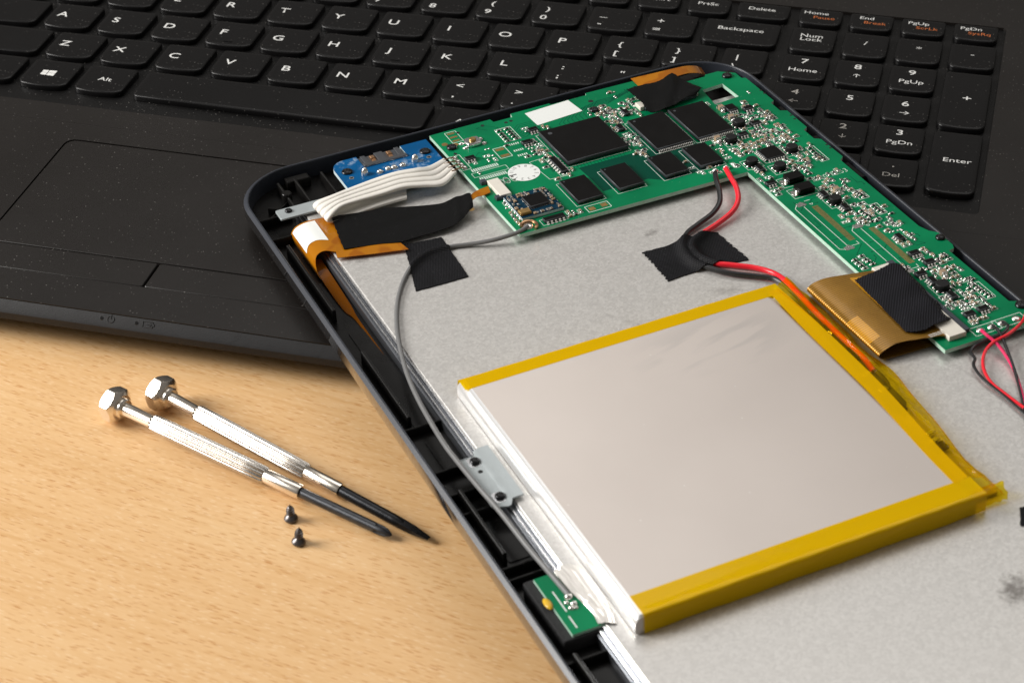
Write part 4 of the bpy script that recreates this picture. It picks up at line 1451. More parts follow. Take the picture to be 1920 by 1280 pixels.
# pads for the ribbon cable, the battery leads and the speaker wires
def blob(x, y, r=0.9, h=0.7, parent=pcb):
    b = MB()
    b.dome(x, y, PZ, r, h, 12, 4)
    return stand('solder_joint', b, M['tin'], parent=parent)
for q in [(47.16,5.29),(47.16,3),(47.32,0.9),(47.57,-0.99)]:
    blob(*q)
q4 = [(47.16,5.29),(47.57,-0.99)]
ring(q4[0][0] - 1.4, q4[0][0] + 2.0, q4[1][1] - 1.2, q4[0][1] + 1.2, 0.16)
for q in [(108.62,-36.72),(112.08,-36.63)]:
    blob(*q, 1.0, 1.2)
for q in [(129.11,-134.32),(132.46,-134.35),(135.57,-134.18),(139.82,-134.21)]:
    blob(*q, 1.2, 0.55)
sp = [(129.2,-134.21),(132.55,-134.24),(135.66,-134.06),(139.92,-134.1)]
ring(sp[0][0] - 2.4, sp[1][0] + 2.0, sp[1][1] - 1.7, sp[0][1] + 1.7, 0.18)
ring(sp[2][0] - 2.2, sp[3][0] + 2.2, sp[3][1] - 1.7, sp[2][1] + 1.7, 0.18)
blob(*(50.37,-37.43), 1.5, 0.8)
b = MB()
wxx, wyy = (50.62,-37.56)
pts = [(wxx + 2.2 * math.cos(t), wyy + 2.2 * math.sin(t), PZ + 0.35) for t in [i * 0.33 - 1.2 for i in range(14)]]
b.tube(pts, 0.45, 8)
stand('bare_shield_loop', b, M['copper'])
# board screws
for (u, v), r in ((((48.82,11.04)), 1.5), (((138.89,10.1)), 1.5), (((144.16,-94.59)), 1.3), (((144.32,-130.11)), 1.6), (((94.5,10.75)), 1.4)):
    screw_head(pcb, u, v, PZ + 0.15, r, 0.8)
# flat flex connectors on the board
def connector(x0, x1, y0, y1, h, latch):
    b = MB()
    b.box((x0 + x1) / 2, (y0 + y1) / 2, PZ + 0.02, PZ + h, x1 - x0, y1 - y0, 0, 0, 0.12)
    o = stand('flex_connector', b, M['nylon'])
    b = MB()
    for q in latch:
        b.box(*q, 0, 0, 0.1)
    b.build('latch', M['dark_nylon'], o)
c0, c1 = [(49.37,-12.56),(50.53,-20.6)]
connector(c0[0] + 0.2, c0[0] + 3.6, c1[1] - 0.6, c0[1] + 0.6, 1.2, ((c0[0] - 0.6, c0[1] + 1.2, PZ, PZ + 1.1, 1.8, 1.6), (c0[0] + 0.4, c1[1] - 0.2, PZ, PZ + 1.0, 3.0, 1.6)))
connector(119.6, 124.6, -134.6, -99.6, 1.35, ((125.6, -99.6, PZ, PZ + 1.1, 1.9, 2.2), (125.6, -117, PZ, PZ + 1.0, 1.6, 33.0)))
t0 = (107.08,6.11)
connector(t0[0] - 0.8, t0[0] + 18.5, t0[1] - 2.2, t0[1] + 1.2, 1.2, ((t0[0] + 9, t0[1] - 2.6, PZ, PZ + 0.9, 17.0, 0.8),))
stand('silkscreen', silk, M['silk'], smooth=None)['kind'] = 'stuff'

# ------------------------------------------------------------------ blue socket board
usb = thing('usb_board', 'small blue circuit board with a metal socket in its notch', 'circuit board', (30, 14, 0.7))
bo = [(14.6, -1.0), (14.6, 16.0)] + [(18.9 - 4.3 * math.cos(a * math.pi / 12), 16.4 + 4.3 * math.sin(a * math.pi / 12)) for a in range(0, 7)] + [(22.9, 20.7), (22.9, 14.2), (36.4, 14.2), (36.4, 20.4), (44.6, 20.4), (44.6, -1.0)]
b = MB()
b.prism(bo, 0.6, 1.8, 0, 0, 1)
b.build('board', [M['blue'], M['blue_edge']], usb, None)
b = MB()
b.box(29.65, 17.2, -0.6, 1.5, 13.2, 6.0, 0, 0, 0.2)
b.box(29.65, 14.7, 1.4, 2.3, 13.3, 1.5, 0, 0, 0.15)
sock = b.build('socket_shell', M['dark_steel'], usb)
for x in (24.4, 29.2, 34.8):
    b = MB()
    b.box(x, 17.6, 1.45, 2.15, 1.4 if x != 29.2 else 2.6, 4.6, 0, 0, 0.1)
    b.build('shell_finger', M['dark_steel'], sock)
for x in (27.0, 32.2):
    b = MB()
    b.box(x, 18.4, 1.35, 2.1, 1.5, 1.8, 0, 0, 0.3)
    b.box(x, 16.6, 1.35, 1.75, 1.2, 2.4, 0, 0, 0.1)
    b.build('spring_tab', M['copper'], sock)
def ublob(x, y, r, h, sy=1.0):
    b = MB()
    b.dome(x, y, 1.78, r, h, 12, 5, 0, sy)
    b.build('solder_joint', M['tin'], usb)
for q in [(25.89,9.58),(28.64,10.07),(30.41,9.89),(32.99,9.9)]:
    ublob(*q, 1.0, 0.9)
for q in [(21.69,10.56),(37.14,10.54)]:
    ublob(*q, 1.15, 2.2)
for q in [(17.61,13.98),(41.64,13.95)]:
    screw_head(usb, q[0], q[1], 1.85, 1.6, 0.7)
for q in [(17.56,10.41),(41.45,10.61)]:
    b = MB()
    b.cyl(q[0], q[1], 1.78, 1.83, 0.75, 16)
    v_ = b.build('plated_hole', M['tin'], usb)
    b = MB()
    b.cyl(q[0], q[1], 1.80, 1.84, 0.42, 12)
    b.build('drill_hole', M['groove'], v_)

# ------------------------------------------------------------------ white ribbon cable
rib_t = thing('ribbon_cable', 'white four wire ribbon cable folded back under itself', 'cable', (25, -3, 1))
b = MB()
A = [(43.91,5.74,3.2), (38.07,2.31,4.2), (33.7,1.46,5.2), (27.88,2.32,5.2), (21.4,2.33,4.8), (13.41,1.2,4.6), (8.25,0.15,4.6), (3.6, 0.2, 4.0), (2.3, 0.4, 2.8), (3.4, 0.6, 1.5), (7, 1.0, 1.3)]
B = [(44.33,-2.81,3), (38.76,-7,3), (33.33,-6.09,3.4), (27.39,-4.96,4), (20.49,-5.39,4), (12.89,-5.77,4.2), (8.24,-6.4,4.2), (4.6, -8.4, 3.6), (3.3, -8.6, 2.4), (4.6, -8.4, 1.3), (8.5, -8.0, 1.1)]
b.ribbon(A, B, 0.5, 80, 32, 4, 0.36)
rc = b.build('insulation', M['white_wire'], rib_t, 60)
b = MB()
A = [(6, 1.0, 1.3), (14, 1.2, 1.9), (22, 0.8, 2.1), (30, 0.4, 1.8)]
B = [(7.5, -8.0, 1.1), (14, -7.4, 1.5), (21, -7.0, 1.7), (27.5, -6.6, 1.5)]
b.ribbon(A, B, 0.5, 40, 32, 4, 0.34)
b.build('folded_end', M['white_wire'], rib_t, 60)
for (p, q) in zip([(43.7,4.46,3.4),(43.8,2.38,3.4),(43.92,-0.02,3.4),(44.15,-2.14,3.4)], [(46.93,5,2.9),(46.97,2.7,2.9),(47.13,0.6,2.9),(47.37,-1.29,2.9)]):
    b = MB()
    b.tube(cr([Vector(p) - Vector((1, 0, 0)), Vector(p), (Vector(p) + Vector(q)) / 2 + Vector((0, 0, 0.2)), q], 8), 0.2, 6)
    b.build('bare_wire', M['copper'], rib_t)

# ------------------------------------------------------------------ amber flex at the left edge, and the black tape over it
flx = thing('flex_cable', 'orange flex cable curling round the left edge of the steel plate with a white label', 'flex cable', (4, -14, 0))
b = MB()
def curl():
    return [(17, 0.75), (8, 0.7), (3, 0.8), (0.4, 1.0), (-2.4, 0.95), (-4.9, 0.1), (-6.2, -1.7), (-6.0, -3.6)]
A = [(x, -3.8 - 0.02 * i, z) for i, (x, z) in enumerate(curl())]
B = [(17.0, -23.5, 0.75), (8.0, -24.4, 0.7), (3.0, -24.6, 0.8), (0.3, -22.0, 1.0), (-2.4, -20.0, 0.9), (-4.9, -20.6, 0.1), (-6.2, -24.0, -1.7), (-6.0, -26.0, -3.6)]
b.ribbon(A, B, 0.14, 40, 12)
b.build('flex_sheet', M['flex'], flx, 60)
cA, cB = cr(A, 60), cr(B, 60)
b = MB()
b.ribbon([(0.4, -22.0, 0.95), (8, -22.0, 0.95), (17, -23.4, 0.95)], [(-0.4, -25.0, 0.95), (8.5, -27.6, 0.95), (18.2, -30.2, 0.95)], 0.14, 16, 6)
b.build('flex_tongue', M['flex'], flx, 60)
b = MB()
b.ribbon([(-3.0, -18.5, -2.2), (-3.0, -30, -3.0), (-3.2, -42, -3.6), (-3.6, -48, -3.8), (-3.5, -66, -4.0)], [(-5.8, -18.5, -2.4), (-5.9, -30, -3.4), (-5.6, -42, -3.9), (-4.4, -48, -4.0), (-4.0, -66, -4.1)], 0.1, 24, 4)
b.build('flex_tail', M['flex_dark'], flx, 60)
b = MB()     # the label follows the curl, a hair above it
la = [cA[i].lerp(cB[i], 0.04) + Vector((-0.05, 0, 0.06)) for i in range(24, 50, 3)]
lb = [cA[i].lerp(cB[i], 0.64) + Vector((-0.05, 0, 0.06)) for i in range(24, 50, 3)]
b.ribbon(la, lb, 0.04, 26, 10)
b.build('white_label', M['sticker'], flx, 60)
# narrow tail that plugs into the small connector
fx0 = [(42.49,-16.42,3.3),(44.65,-15.2,3.3),(46.7,-14.7,3.3),(48.99,-14.33,3.3)]
fx1 = [(42.27,-18.72,3.1),(44.12,-17.74,3.1),(45.87,-17.89,3.1),(48.27,-17.35,3.1)]
b = MB()
b.ribbon(fx0, fx1, 0.12, 14, 6)
b.build('flex_plug', M['flex'], flx, 60)

def bump_over(path, r, h):
    def f(x, y):
        d = min(math.hypot(x - p[0], y - p[1]) for p in path)
        return h * math.exp(-(d / r) ** 2)
    return f
GREY = [(50.17,-37.86,2.9), (46.47,-38.96,2.6), (39.82,-37.83,1.6), (33.77,-35.4,0.7), (28.59,-33.93,0.6), (22.73,-33.76,0.6), (17.4,-36.49,0.6), (13.14,-40.86,0.6), (8.77,-47.04,0.6), (4.78,-54.61,0.6), (1.24,-63.67,0.7), (-1.48,-72.84,0.8), (-3.81,-83.03,0.8), (-5.25,-93.32,0.8), (-6.13,-103.7,0.9), (-6.63,-112.96,1.1), (-6.5,-121.17,1.3), (-6.03,-131.74,1.5), (-5.19,-141.65,1.3), (-4.53,-152.96,0.6), (-3.69,-163.51,0.3), (-3.16,-171.97,0.4)]
gp_ = cr(GREY, 160)
gp_dense = cr(GREY, 900)
b = MB()
b.tube(gp_, 0.62, 10)
single('antenna_wire', b, M['grey_wire'], 'thin grey antenna wire looping from the green board down the left side', 'wire', tuple(round(c, 2) for c in gp_[70]))

top_a = [(5.41,-5.31,1.5), (11.6,-7.27,1.6), (20.41,-9.08,1.7), (25.9,-11.28,1.8), (30.68,-13.28,2), (34.8,-14.98,2.4), (38.56,-14.94,3), (42.95,-15.68,3.5)]
bot_b = [(2.49,-22.31,1.3), (7.71,-23.15,1.2), (12.67,-24.32,1.2), (17.7,-26.13,1.2), (22.84,-26.18,1.2), (28.31,-26.27,1.3), (34.49,-25.59,1.8), (41.44,-21.2,2.8)]
b = MB()
def wrinkle(x, y, z, u, v):
    return z + 0.16 * math.sin(u * 60) * max(0, u - 0.72) * 3.5 + 0.10 * math.sin(v * 9 + u * 8) + 0.25 * math.sin(math.pi * v) * (0.4 + u)
b.ribbon(top_a, bot_b, 0.2, 90, 16, zf=wrinkle, jag=0.12)
single('tape_strip', b, M['cloth_fine'], 'long black cloth tape strip over the orange flex below the white cable', 'tape', (22, -16, 1), group=None, smooth=60)
b = MB()
bf = bump_over(gp_dense[110:350], 1.1, 1.15)
b.ribbon([(18.4, -26.4, 0), (23, -27.2, 0), (28.8, -27.8, 0)], [(12.6, -48.6, 0), (20, -48.8, 0), (27.6, -48.8, 0)], 0.18, 40, 50, zf=lambda x, y, z, u, v: 0.28 + bf(x, y) + 0.02 * math.sin(x * 5), jag=0.1, side_jag=0.08)
single('tape_patch', b, M['cloth'], 'square black cloth tape patch holding the grey wire to the steel plate', 'tape', (20, -38, 0), smooth=60)

# ------------------------------------------------------------------ battery leads and the tape in the middle
RED = [(111.24,-38.07,3.6), (109.89,-43.13,3.9), (108.93,-48.11,3.4), (106.96,-52.49,2.4), (103.21,-55.87,1.6), (96.99,-58.69,1.1), (90.72,-61.11,0.95), (86.05,-64.56,0.95), (85.05,-69.9,0.95), (87.14,-74.8,0.95), (90.59,-77.8,0.95), (95.24,-81.72,0.95), (98.05,-86.51,1.2), (98.26,-92.81,2.2), (97.91,-98.66,2.5), (97.5,-107.13,2.5), (97.32,-116.29,2.5), (97.46,-124.72,2.4), (97.52,-131.16,2.3), (96.97,-135.87,2)]
BLK = [(107.67,-38.37,3.4), (105.81,-42.29,3.6), (104.31,-46.78,3), (102.12,-50.71,2), (98.33,-53.63,1.3), (92.63,-56.16,1), (87.58,-58.81,0.95), (83.55,-63.81,0.95), (82.58,-71.48,0.95), (85.66,-77.45,0.95), (88.96,-81.5,0.95), (93.83,-85.52,0.95), (97.21,-89.28,1.1), (97.92,-95.84,1.3), (97.46,-107.29,1.3), (97.46,-119.91,1.3), (97.54,-131.93,1.5), (97.62,-137.72,1.7), (97.32,-140.98,1.7), (96.45,-143.27,1.6)]
rp_, bp_ = cr(RED, 130), cr(BLK, 130)
b = MB()
b.tube(rp_, 0.75, 12)
single('red_wire', b, M['red_wire'], 'thick red wire from the green board to the battery', 'wire', tuple(round(c, 2) for c in rp_[45]))
b = MB()
b.tube(bp_, 0.75, 12)
single('black_wire', b, M['black_wire'], 'thick black wire beside the red one from board to battery', 'wire', tuple(round(c, 2) for c in bp_[45]))
b = MB()
br_, bb_ = bump_over(cr(RED, 700)[170:460], 1.5, 1.8), bump_over(cr(BLK, 700)[150:440], 1.5, 1.8)
b.ribbon([(73.4, -60.2, 0), (79, -60.6, 0), (85.6, -60.2, 0), (91, -61.0, 0), (95.4, -61.4, 0)], [(73.0, -75.6, 0), (79, -75.2, 0), (85.6, -75.6, 0), (91, -75.8, 0), (96.4, -76.8, 0)], 0.18, 44, 40, zf=lambda x, y, z, u, v: 0.28 + max(br_(x, y), bb_(x, y)) + 0.03 * math.sin(x * 3 + y), jag=0.35, side_jag=0.12)
single('tape_patch', b, M['cloth'], 'ragged black cloth tape patch over the red and black battery wires', 'tape', (84, -68, 0), smooth=60)

# ------------------------------------------------------------------ battery
bat = thing('battery', 'flat silver battery pouch edged with yellow tape', 'battery', (48, -141, 0))
BX0, BX1, BY0, BY1, BZ = 4.0, 89.6, -189.2, -95.6, 5.0
b = MB()
sec = [(BX0 + 0.6, 0.12), (BX0 + 0.1, 0.4), (BX0, 1.2), (BX0 + 0.05, 3.1), (BX0 + 0.35, 4.0), (BX0 + 0.9, 4.65), (BX0 + 1.5, 4.93), (BX0 + 2.1, BZ), (BX1 - 1.5, BZ), (BX1 - 0.3, BZ - 0.5), (BX1, BZ - 1.5), (BX1, 0.15)]
ny = 24
vs, fs, ms = [], [], []
for k in range(ny + 1):
    y = BY0 + (BY1 - BY0) * k / ny
    for i, (x, z) in enumerate(sec):
        f_ = 0.0
        if k in (0, ny):
            z = 0.15 + (z - 0.15) * 0.9
            y2 = y
        vs.append((x, y, z))
nS = len(sec)
for k in range(ny):
    for i in range(nS):
        j = (i + 1) % nS
        fs.append((k * nS + i, k * nS + j, (k + 1) * nS + j, (k + 1) * nS + i))
        ms.append(1 if i < 7 else 0)
fs += [tuple(range(nS)), tuple(ny * nS + i for i in reversed(range(nS)))]
ms += [0, 0]
# pull the second ring close to the end so the rounding stays short
for k, yy in ((1, BY0 + 0.5), (ny - 1, BY1 - 0.5)):
    for i in range(nS):
        x, y, z = vs[k * nS + i]
        vs[k * nS + i] = (x, yy, z)
b.v, b.f, b.m = vs, fs, ms
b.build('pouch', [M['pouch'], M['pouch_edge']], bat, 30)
def tape_wrap(y_in, y_edge, d, x0, x1):
    """Yellow strip: flat on the pouch, over its edge and down to the plate."""
    prof = [(y_in, BZ + 0.06), (y_edge - d * 2.4, BZ + 0.06), (y_edge - d * 0.5, BZ + 0.08), (y_edge + d * 0.2, BZ - 0.3), (y_edge + d * 0.34, BZ - 1.6), (y_edge + d * 0.34, 1.6), (y_edge + d * 0.42, 0.15)]
    pts = cr([(0, y, z) for y, z in prof], 22)
    b = MB()
    nx = 46
    vs, fs = [], []
    for i in range(nx + 1):
        x = x0 + (x1 - x0) * i / nx
        for k, p in enumerate(pts):
            wob = 0.12 * math.sin(i * 0.5 + k * 0.35) * max(0, k - 9) / 12 + 0.05 * math.sin(i * 1.7 + k)
            sag = -0.5 if (i == 0 and k > 6) else 0
            vs.append((x, p.y + d * (wob if k > 9 else 0.0), p.z + (0.04 * math.sin(i * 1.1 + k * 0.8) if 5 < k < 20 else 0)))
    m = len(pts)
    for i in range(nx):
        for k in range(m - 1):
            fs.append((i * m + k, i * m + k + 1, (i + 1) * m + k + 1, (i + 1) * m + k))
    b.add(vs, fs)
    o = b.build('yellow_tape', M['film'], bat, 60)
    return o
tape_wrap(-100.2, BY1, 1, BX0 + 0.4, 93.0)
tape_wrap(-182.8, BY0, -1, BX0 + 2.0, 92.0)
# right hand flange (components of the protection circuit show through the film): protection board, solder tabs and the loose film over them
b = MB()
fo = [(90.4, -100), (96.0, -99), (97.2, -120), (97.6, -186), (90.4, -186)]
b.prism(fo, 0.15, 0.9)
b.build('pouch_flange', M['pouch'], bat)
b = MB()
b.prism([(95.87,-110.61), (98.96,-110.67), (97.98,-134.77), (97.45,-149.5), (94.8,-153.51), (93.29,-150.38)], 0.9, 1.8, 0, 0.1)
o = b.build('protection_board', M['olive'], bat)
for x, y in [(94.75,-136.02),(94.86,-143.13),(97.17,-117.08),(95.43,-162.35),(94.72,-165.14)]:
    b = MB()
    b.box(x, y, 1.5, 2.4, 2.6, 1.5, 0.3, 0, 0.2)
    b.build('solder_tab', M['bright'], o)
for (x, y), sx, sy in (((97.2,-115.53), 1.6, 3.4), ((96.51,-127.49), 1.8, 5.0), ((94.75,-149.97), 1.8, 5.0), ((95.11,-167.59), 2.2, 2.6)):
    b = MB()
    b.box(x, y, 1.5, 2.5, sx, sy, 0.06, 0, 0.15)
    b.build('component', M['chip'], o)
rf = random.Random(2)
b = MB()
nx, ny = 22, 110
inner = cr([(91.97,-97.89,5.1),(93.43,-117.6,5.1),(93.39,-145.49,5.1),(91.87,-169.99,5.1),(91.56,-182.63,5.1)], ny + 1)
outer_ = cr([(100.06,-90.47,0.4),(101.02,-97.11,0.4),(101.29,-106.26,0.4),(101.3,-116.36,0.4),(101.06,-126.55,0.4),(102.58,-135.4,0.4),(101.39,-146.48,0.4),(100.16,-159.93,0.4),(98.1,-174.13,0.4),(98.79,-181.87,0.4),(98.89,-187.03,0.4)], ny + 1)
wire_path = [p for p in cr(RED, 300)[190:] + cr(BLK, 300)[190:]]
def over_wires(x, y):
    best = 0.0
    for p in wire_path:
        d = math.hypot(x - p.x, y - p.y)
        if d < 2.2:
            best = max(best, (p.z + 0.95) * math.exp(-max(0.0, d - 0.45) ** 2 / 1.1))
    return best
hum = [[rf.uniform(-0.42, 0.42) for _ in range(7)] for _ in range(34)]
vs, fs = [], []
for k in range(ny + 1):
    t = k / ny
    for i in range(nx + 1):
        u = i / nx
        p = inner[k].lerp(outer_[k], u)
        base = 5.1 - u * 4.2
        hmp = 1.15 * math.exp(-((u - 0.45) / 0.25) ** 2) * (1.15 if t < 0.45 else 0.8)
        a = t * 33
        i0 = min(32, int(a)); fr = a - i0
        c = u * 6
        j0 = min(5, int(c)); fc = c - j0
        w = (hum[i0][j0] * (1 - fr) + hum[i0 + 1][j0] * fr) * (1 - fc) + (hum[i0][j0 + 1] * (1 - fr) + hum[i0 + 1][j0 + 1] * fr) * fc
        z = max(0.95 if u > 0.12 else 5.0, base + hmp + (w * 1.1 + 0.55 * max(0.0, 1 - abs(u - 0.25 - 0.45 * ((t * 3.3) % 1.0)) / 0.09) if u > 0.12 else 0))
        if u > 0.95:
            z = 0.3
        z = max(z, over_wires(p.x, p.y))
        vs.append((p.x, p.y, z))
for k in range(ny):
    for i in range(nx):
        fs.append((k * (nx + 1) + i, k * (nx + 1) + i + 1, (k + 1) * (nx + 1) + i + 1, (k + 1) * (nx + 1) + i))
b.add(vs, fs)
b.build('amber_cover_film', M['film_clear'], bat, 60)
b = MB()      # flat strip of yellow tape along the pouch edge under the loose film
b.ribbon([(89.58,-97.95,5.08),(89,-118.58,5.08),(89.03,-146.25,5.08),(87.79,-170.25,5.08),(87.46,-183.21,5.08)], [(92.98,-98.3,5.02),(93.49,-117.51,5.02),(93.46,-145.4,5.02),(91.94,-169.91,5.02),(91.62,-182.55,5.02)], 0.05, 30, 4)
b.build('yellow_tape', M['film'], bat, 60)
b = MB()      # crumpled corner of film
cxx, cyy, _z = (96.61,-186.74,2)
vs, fs = [], []
for k in range(9):
    for i in range(11):
        a = i / 10 * math.pi
        vs.append((cxx - 6.5 + k * 1.05 + rf.uniform(-0.2, 0.2), cyy + 0.4 - 2.3 * math.cos(a) * (0.75 + 0.35 * rf.random()), 0.3 + 3.2 * math.sin(a) * (0.75 + 0.4 * rf.random())))
for k in range(8):
    for i in range(10):
        fs.append((k * 11 + i, k * 11 + i + 1, (k + 1) * 11 + i + 1, (k + 1) * 11 + i))
b.add(vs, fs)
b.build('crumpled_film', M['film_clear'], bat, 60)

# ------------------------------------------------------------------ wide amber flex of the screen, with its tape
wf = thing('screen_flex', 'wide amber flex with fine traces folded beside the battery', 'flex cable', (110, -115, 0))
yT = lambda t: -99.6 - 0.9 * t
A = [(120.6, -100.4, 3.3), (116, -100.2, 3.9), (111, -99.2, 4.0), (106.5, -98.2, 3.9), (103.0, -98.0, 3.4), (101.2, -98.2, 2.4), (101.4, -98.4, 1.2), (103.5, -98.6, 0.6), (112, -99, 0.45), (119, -99.2, 0.45)]
B = [(120.6, -133.2, 3.3), (116, -132.4, 3.7), (111, -131.4, 3.9), (107.0, -130.6, 3.8), (103.6, -131.0, 3.3), (101.6, -131.2, 2.3), (101.8, -131.2, 1.2), (103.8, -131.4, 0.6), (112, -131.8, 0.45), (119, -132, 0.45)]
b = MB()
b.ribbon(A, B, 0.12, 70, 24)
b.build('flex_sheet', M['flex_lines'], wf, 60)
fA, fB = cr(A, 70), cr(B, 70)
def on_flex(i0, i1, v0, v1, m, name):
    b = MB()
    nn = (fB[0] - fA[0])
    pa, pb = [], []
    for i in range(i0, i1 + 1):
        tan = (fA[i + 1] - fA[i - 1]).normalized() if 0 < i < 69 else (fA[1] - fA[0]).normalized()
        nr = tan.cross((fB[i] - fA[i]).normalized())
        pa.append(fA[i].lerp(fB[i], v0) + nr * 0.03)
        pb.append(fA[i].lerp(fB[i], v1) + nr * 0.03)
    b.ribbon(pa, pb, 0.02, (i1 - i0) * 2 + 2, 10)
    b.build(name, M[m], wf, 60)
on_flex(27, 37, 0.55, 0.86, 'flex_copper', 'copper_patch')
on_flex(8, 14, 0.06, 0.82, 'flex_copper', 'copper_patch')
b = MB()
for k in range(3):
    y = -131.6 - 0.45 * k
    b.box(117.5, y, 3.86, 3.95, 4.2, 0.12, 0.0)
b.build('white_lines', M['sticker'], wf, None)
tA = [(113.6, -101.4, 4.6), (117.5, -99.9, 4.9), (121, -99.0, 4.8), (124.4, -99.0, 4.6), (127.8, -100.6, 4.2)]
tB = [(110.2, -126.0, 4.3), (112.6, -129.0, 4.4), (117, -130.0, 4.6), (121.5, -129.2, 4.7), (126.6, -127.6, 4.3)]
tA = [(112.12,-103.28,4.6),(114.9,-103.18,4.6),(118.19,-103.06,4.6),(121.4,-102.46,4.6),(124.12,-102.02,4.6),(125.93,-103.28,4.6),(127,-105.96,4.6)]
tB = [(111.08,-128.26,4.4),(112.8,-129.49,4.4),(115.13,-130.09,4.4),(117.75,-129.67,4.4),(119.9,-129.39,4.4),(122.6,-129,4.4),(125.27,-128,4.4)]
b = MB()
def tz(x, y, z, u, v):
    return z + 0.55 * math.sin(math.pi * u) + 0.13 * math.sin(v * 17 + u * 3) * (0.5 + u) - (1.1 * max(0, u - 0.82) / 0.18 if u > 0.82 else 0)
b.ribbon(tA, tB, 0.18, 40, 60, zf=tz, jag=0.1, side_jag=0.18)
single('tape_patch', b, M['cloth_ribbed'], 'ribbed black cloth tape across the wide amber flex and its white connector', 'tape', (119, -115, 3), smooth=60)

# ------------------------------------------------------------------ amber flex and tape at the top edge
b = MB()
A = [(112.49,17.06,2.9), (117.69,15.65,3.6), (123.25,15.05,4), (128.48,15.44,3.8), (132.71,15.63,2.6), (135.68,17.19,0.4)]
B = [(112.6,22.31,2.9), (118.63,20.84,3.6), (124.51,19.91,4), (129.74,19.85,3.8), (133.73,20.39,2.6), (136.71,21.96,0.4)]
b.ribbon(A, B, 0.14, 40, 8)
single('flex_cable', b, M['flex'], 'amber flex strip arching over the top edge of the green board', 'flex cable', (115, 18, 2.5), smooth=60)
b = MB()
A = [(107.42,14.71,4.2),(111.5,14.99,4.2),(115.51,14.93,4.2),(118.96,14.63,4.2),(123.12,15.65,4.2),(124.47,13.95,4.2),(125.52,10.06,4.2),(127.3,4.66,4.2)]
B = [(107.12,-0.11,4),(109.12,-0.49,4),(111.45,-0.69,4),(113.2,-0.3,4),(116.22,0.77,4),(118.89,1.58,4),(121.37,2.05,4),(124.78,2.94,4)]
def tz2(x, y, z, u, v):
    return z + 0.5 * math.sin(math.pi * v) + 0.35 * math.sin(u * 14 + v * 3) * (0.3 + 0.5 * v) + 0.9 * math.exp(-((u - 0.55) / 0.12) ** 2) * (1 - v)
b.ribbon(A, B, 0.18, 60, 24, zf=tz2, jag=0.25, side_jag=0.22)
single('tape_patch', b, M['cloth_fine'], 'crumpled black tape over the connector at the top of the green board', 'tape', (112, 6, 2.5), smooth=60)

# ------------------------------------------------------------------ antenna board in the side channel
ant = thing('antenna_board', 'tiny green antenna board stuck in the black side channel', 'circuit board', (-4, -173, -2))
b = MB()
b.prism(rrect(-9.9, 0.8, -183.6, -162.6, 0.6, 2), -4.2, -0.75, 0, 0.3)
b.build('foam_pad', M['foam'], ant)
b = MB()
b.prism([(-7.6, -183.0), (0.6, -183.0), (0.6, -163.6), (-7.6, -163.6)], -0.75, 0.0, 0, 0, 1)
ab = b.build('board', [M['mask'], M['fr4']], ant, None)
b = MB()
g = [(x, y) for x in (0.6,) for y in (0,)]
vs, fs = [], []
fo_in = [(-2.6, -163.4), (-2.4, -167), (-2.2, -171), (-1.4, -175), (-0.9, -179), (-1.4, -182.6)]
fo_out = [(1.4, -162.6), (3.2, -165), (3.6, -170), (3.4, -176), (3.0, -181), (2.2, -184.6)]
ci, co_ = cr([(x, y, 0) for x, y in fo_in], 30), cr([(x, y, 0) for x, y in fo_out], 30)
for k in range(30):
    for i in range(17):
        p = ci[k].lerp(co_[k], i / 16)
        vs.append((p.x, p.y, 0.16 + 0.5 * math.sin(math.pi * i / 16) + 0.10 * math.sin(i * 1.5 + k * 0.22) + 0.05 * math.sin(i * 2.9 - k * 0.4)))
for k in range(29):
    for i in range(16):
        fs.append((k * 17 + i, k * 17 + i + 1, (k + 1) * 17 + i + 1, (k + 1) * 17 + i))
b.add(vs, fs)
b.build('foil_tab', M['glue'], ant, 60)
for q, r in zip([(-3.25,-172.13),(-4.46,-173.58),(-3.19,-174.61),(-4.28,-175.55),(-3.3,-175.87)], (1.0, 0.6, 0.8, 0.7, 0.5)):
    b = MB()
    b.dome(q[0], q[1], 0, r, r * 0.9, 10, 4)
    b.build('solder_joint', M['tin'], ant)
b = MB()
x, y = (-8.1,-171.9)
b.dome(x, y, -0.1, 0.9, 0.5, 10, 3, 0, 2.2)
b.build('amber_glue_spot', M['amber'], ant)
b = MB()
for x, y0, y1 in ((-5.6, -169, -176), (-5.8, -177.5, -181.5)):
    b.box(x, (y0 + y1) / 2, 0, 0.03, 0.3, abs(y1 - y0))
b.build('silkscreen_line', M['sticker'], ant, None)

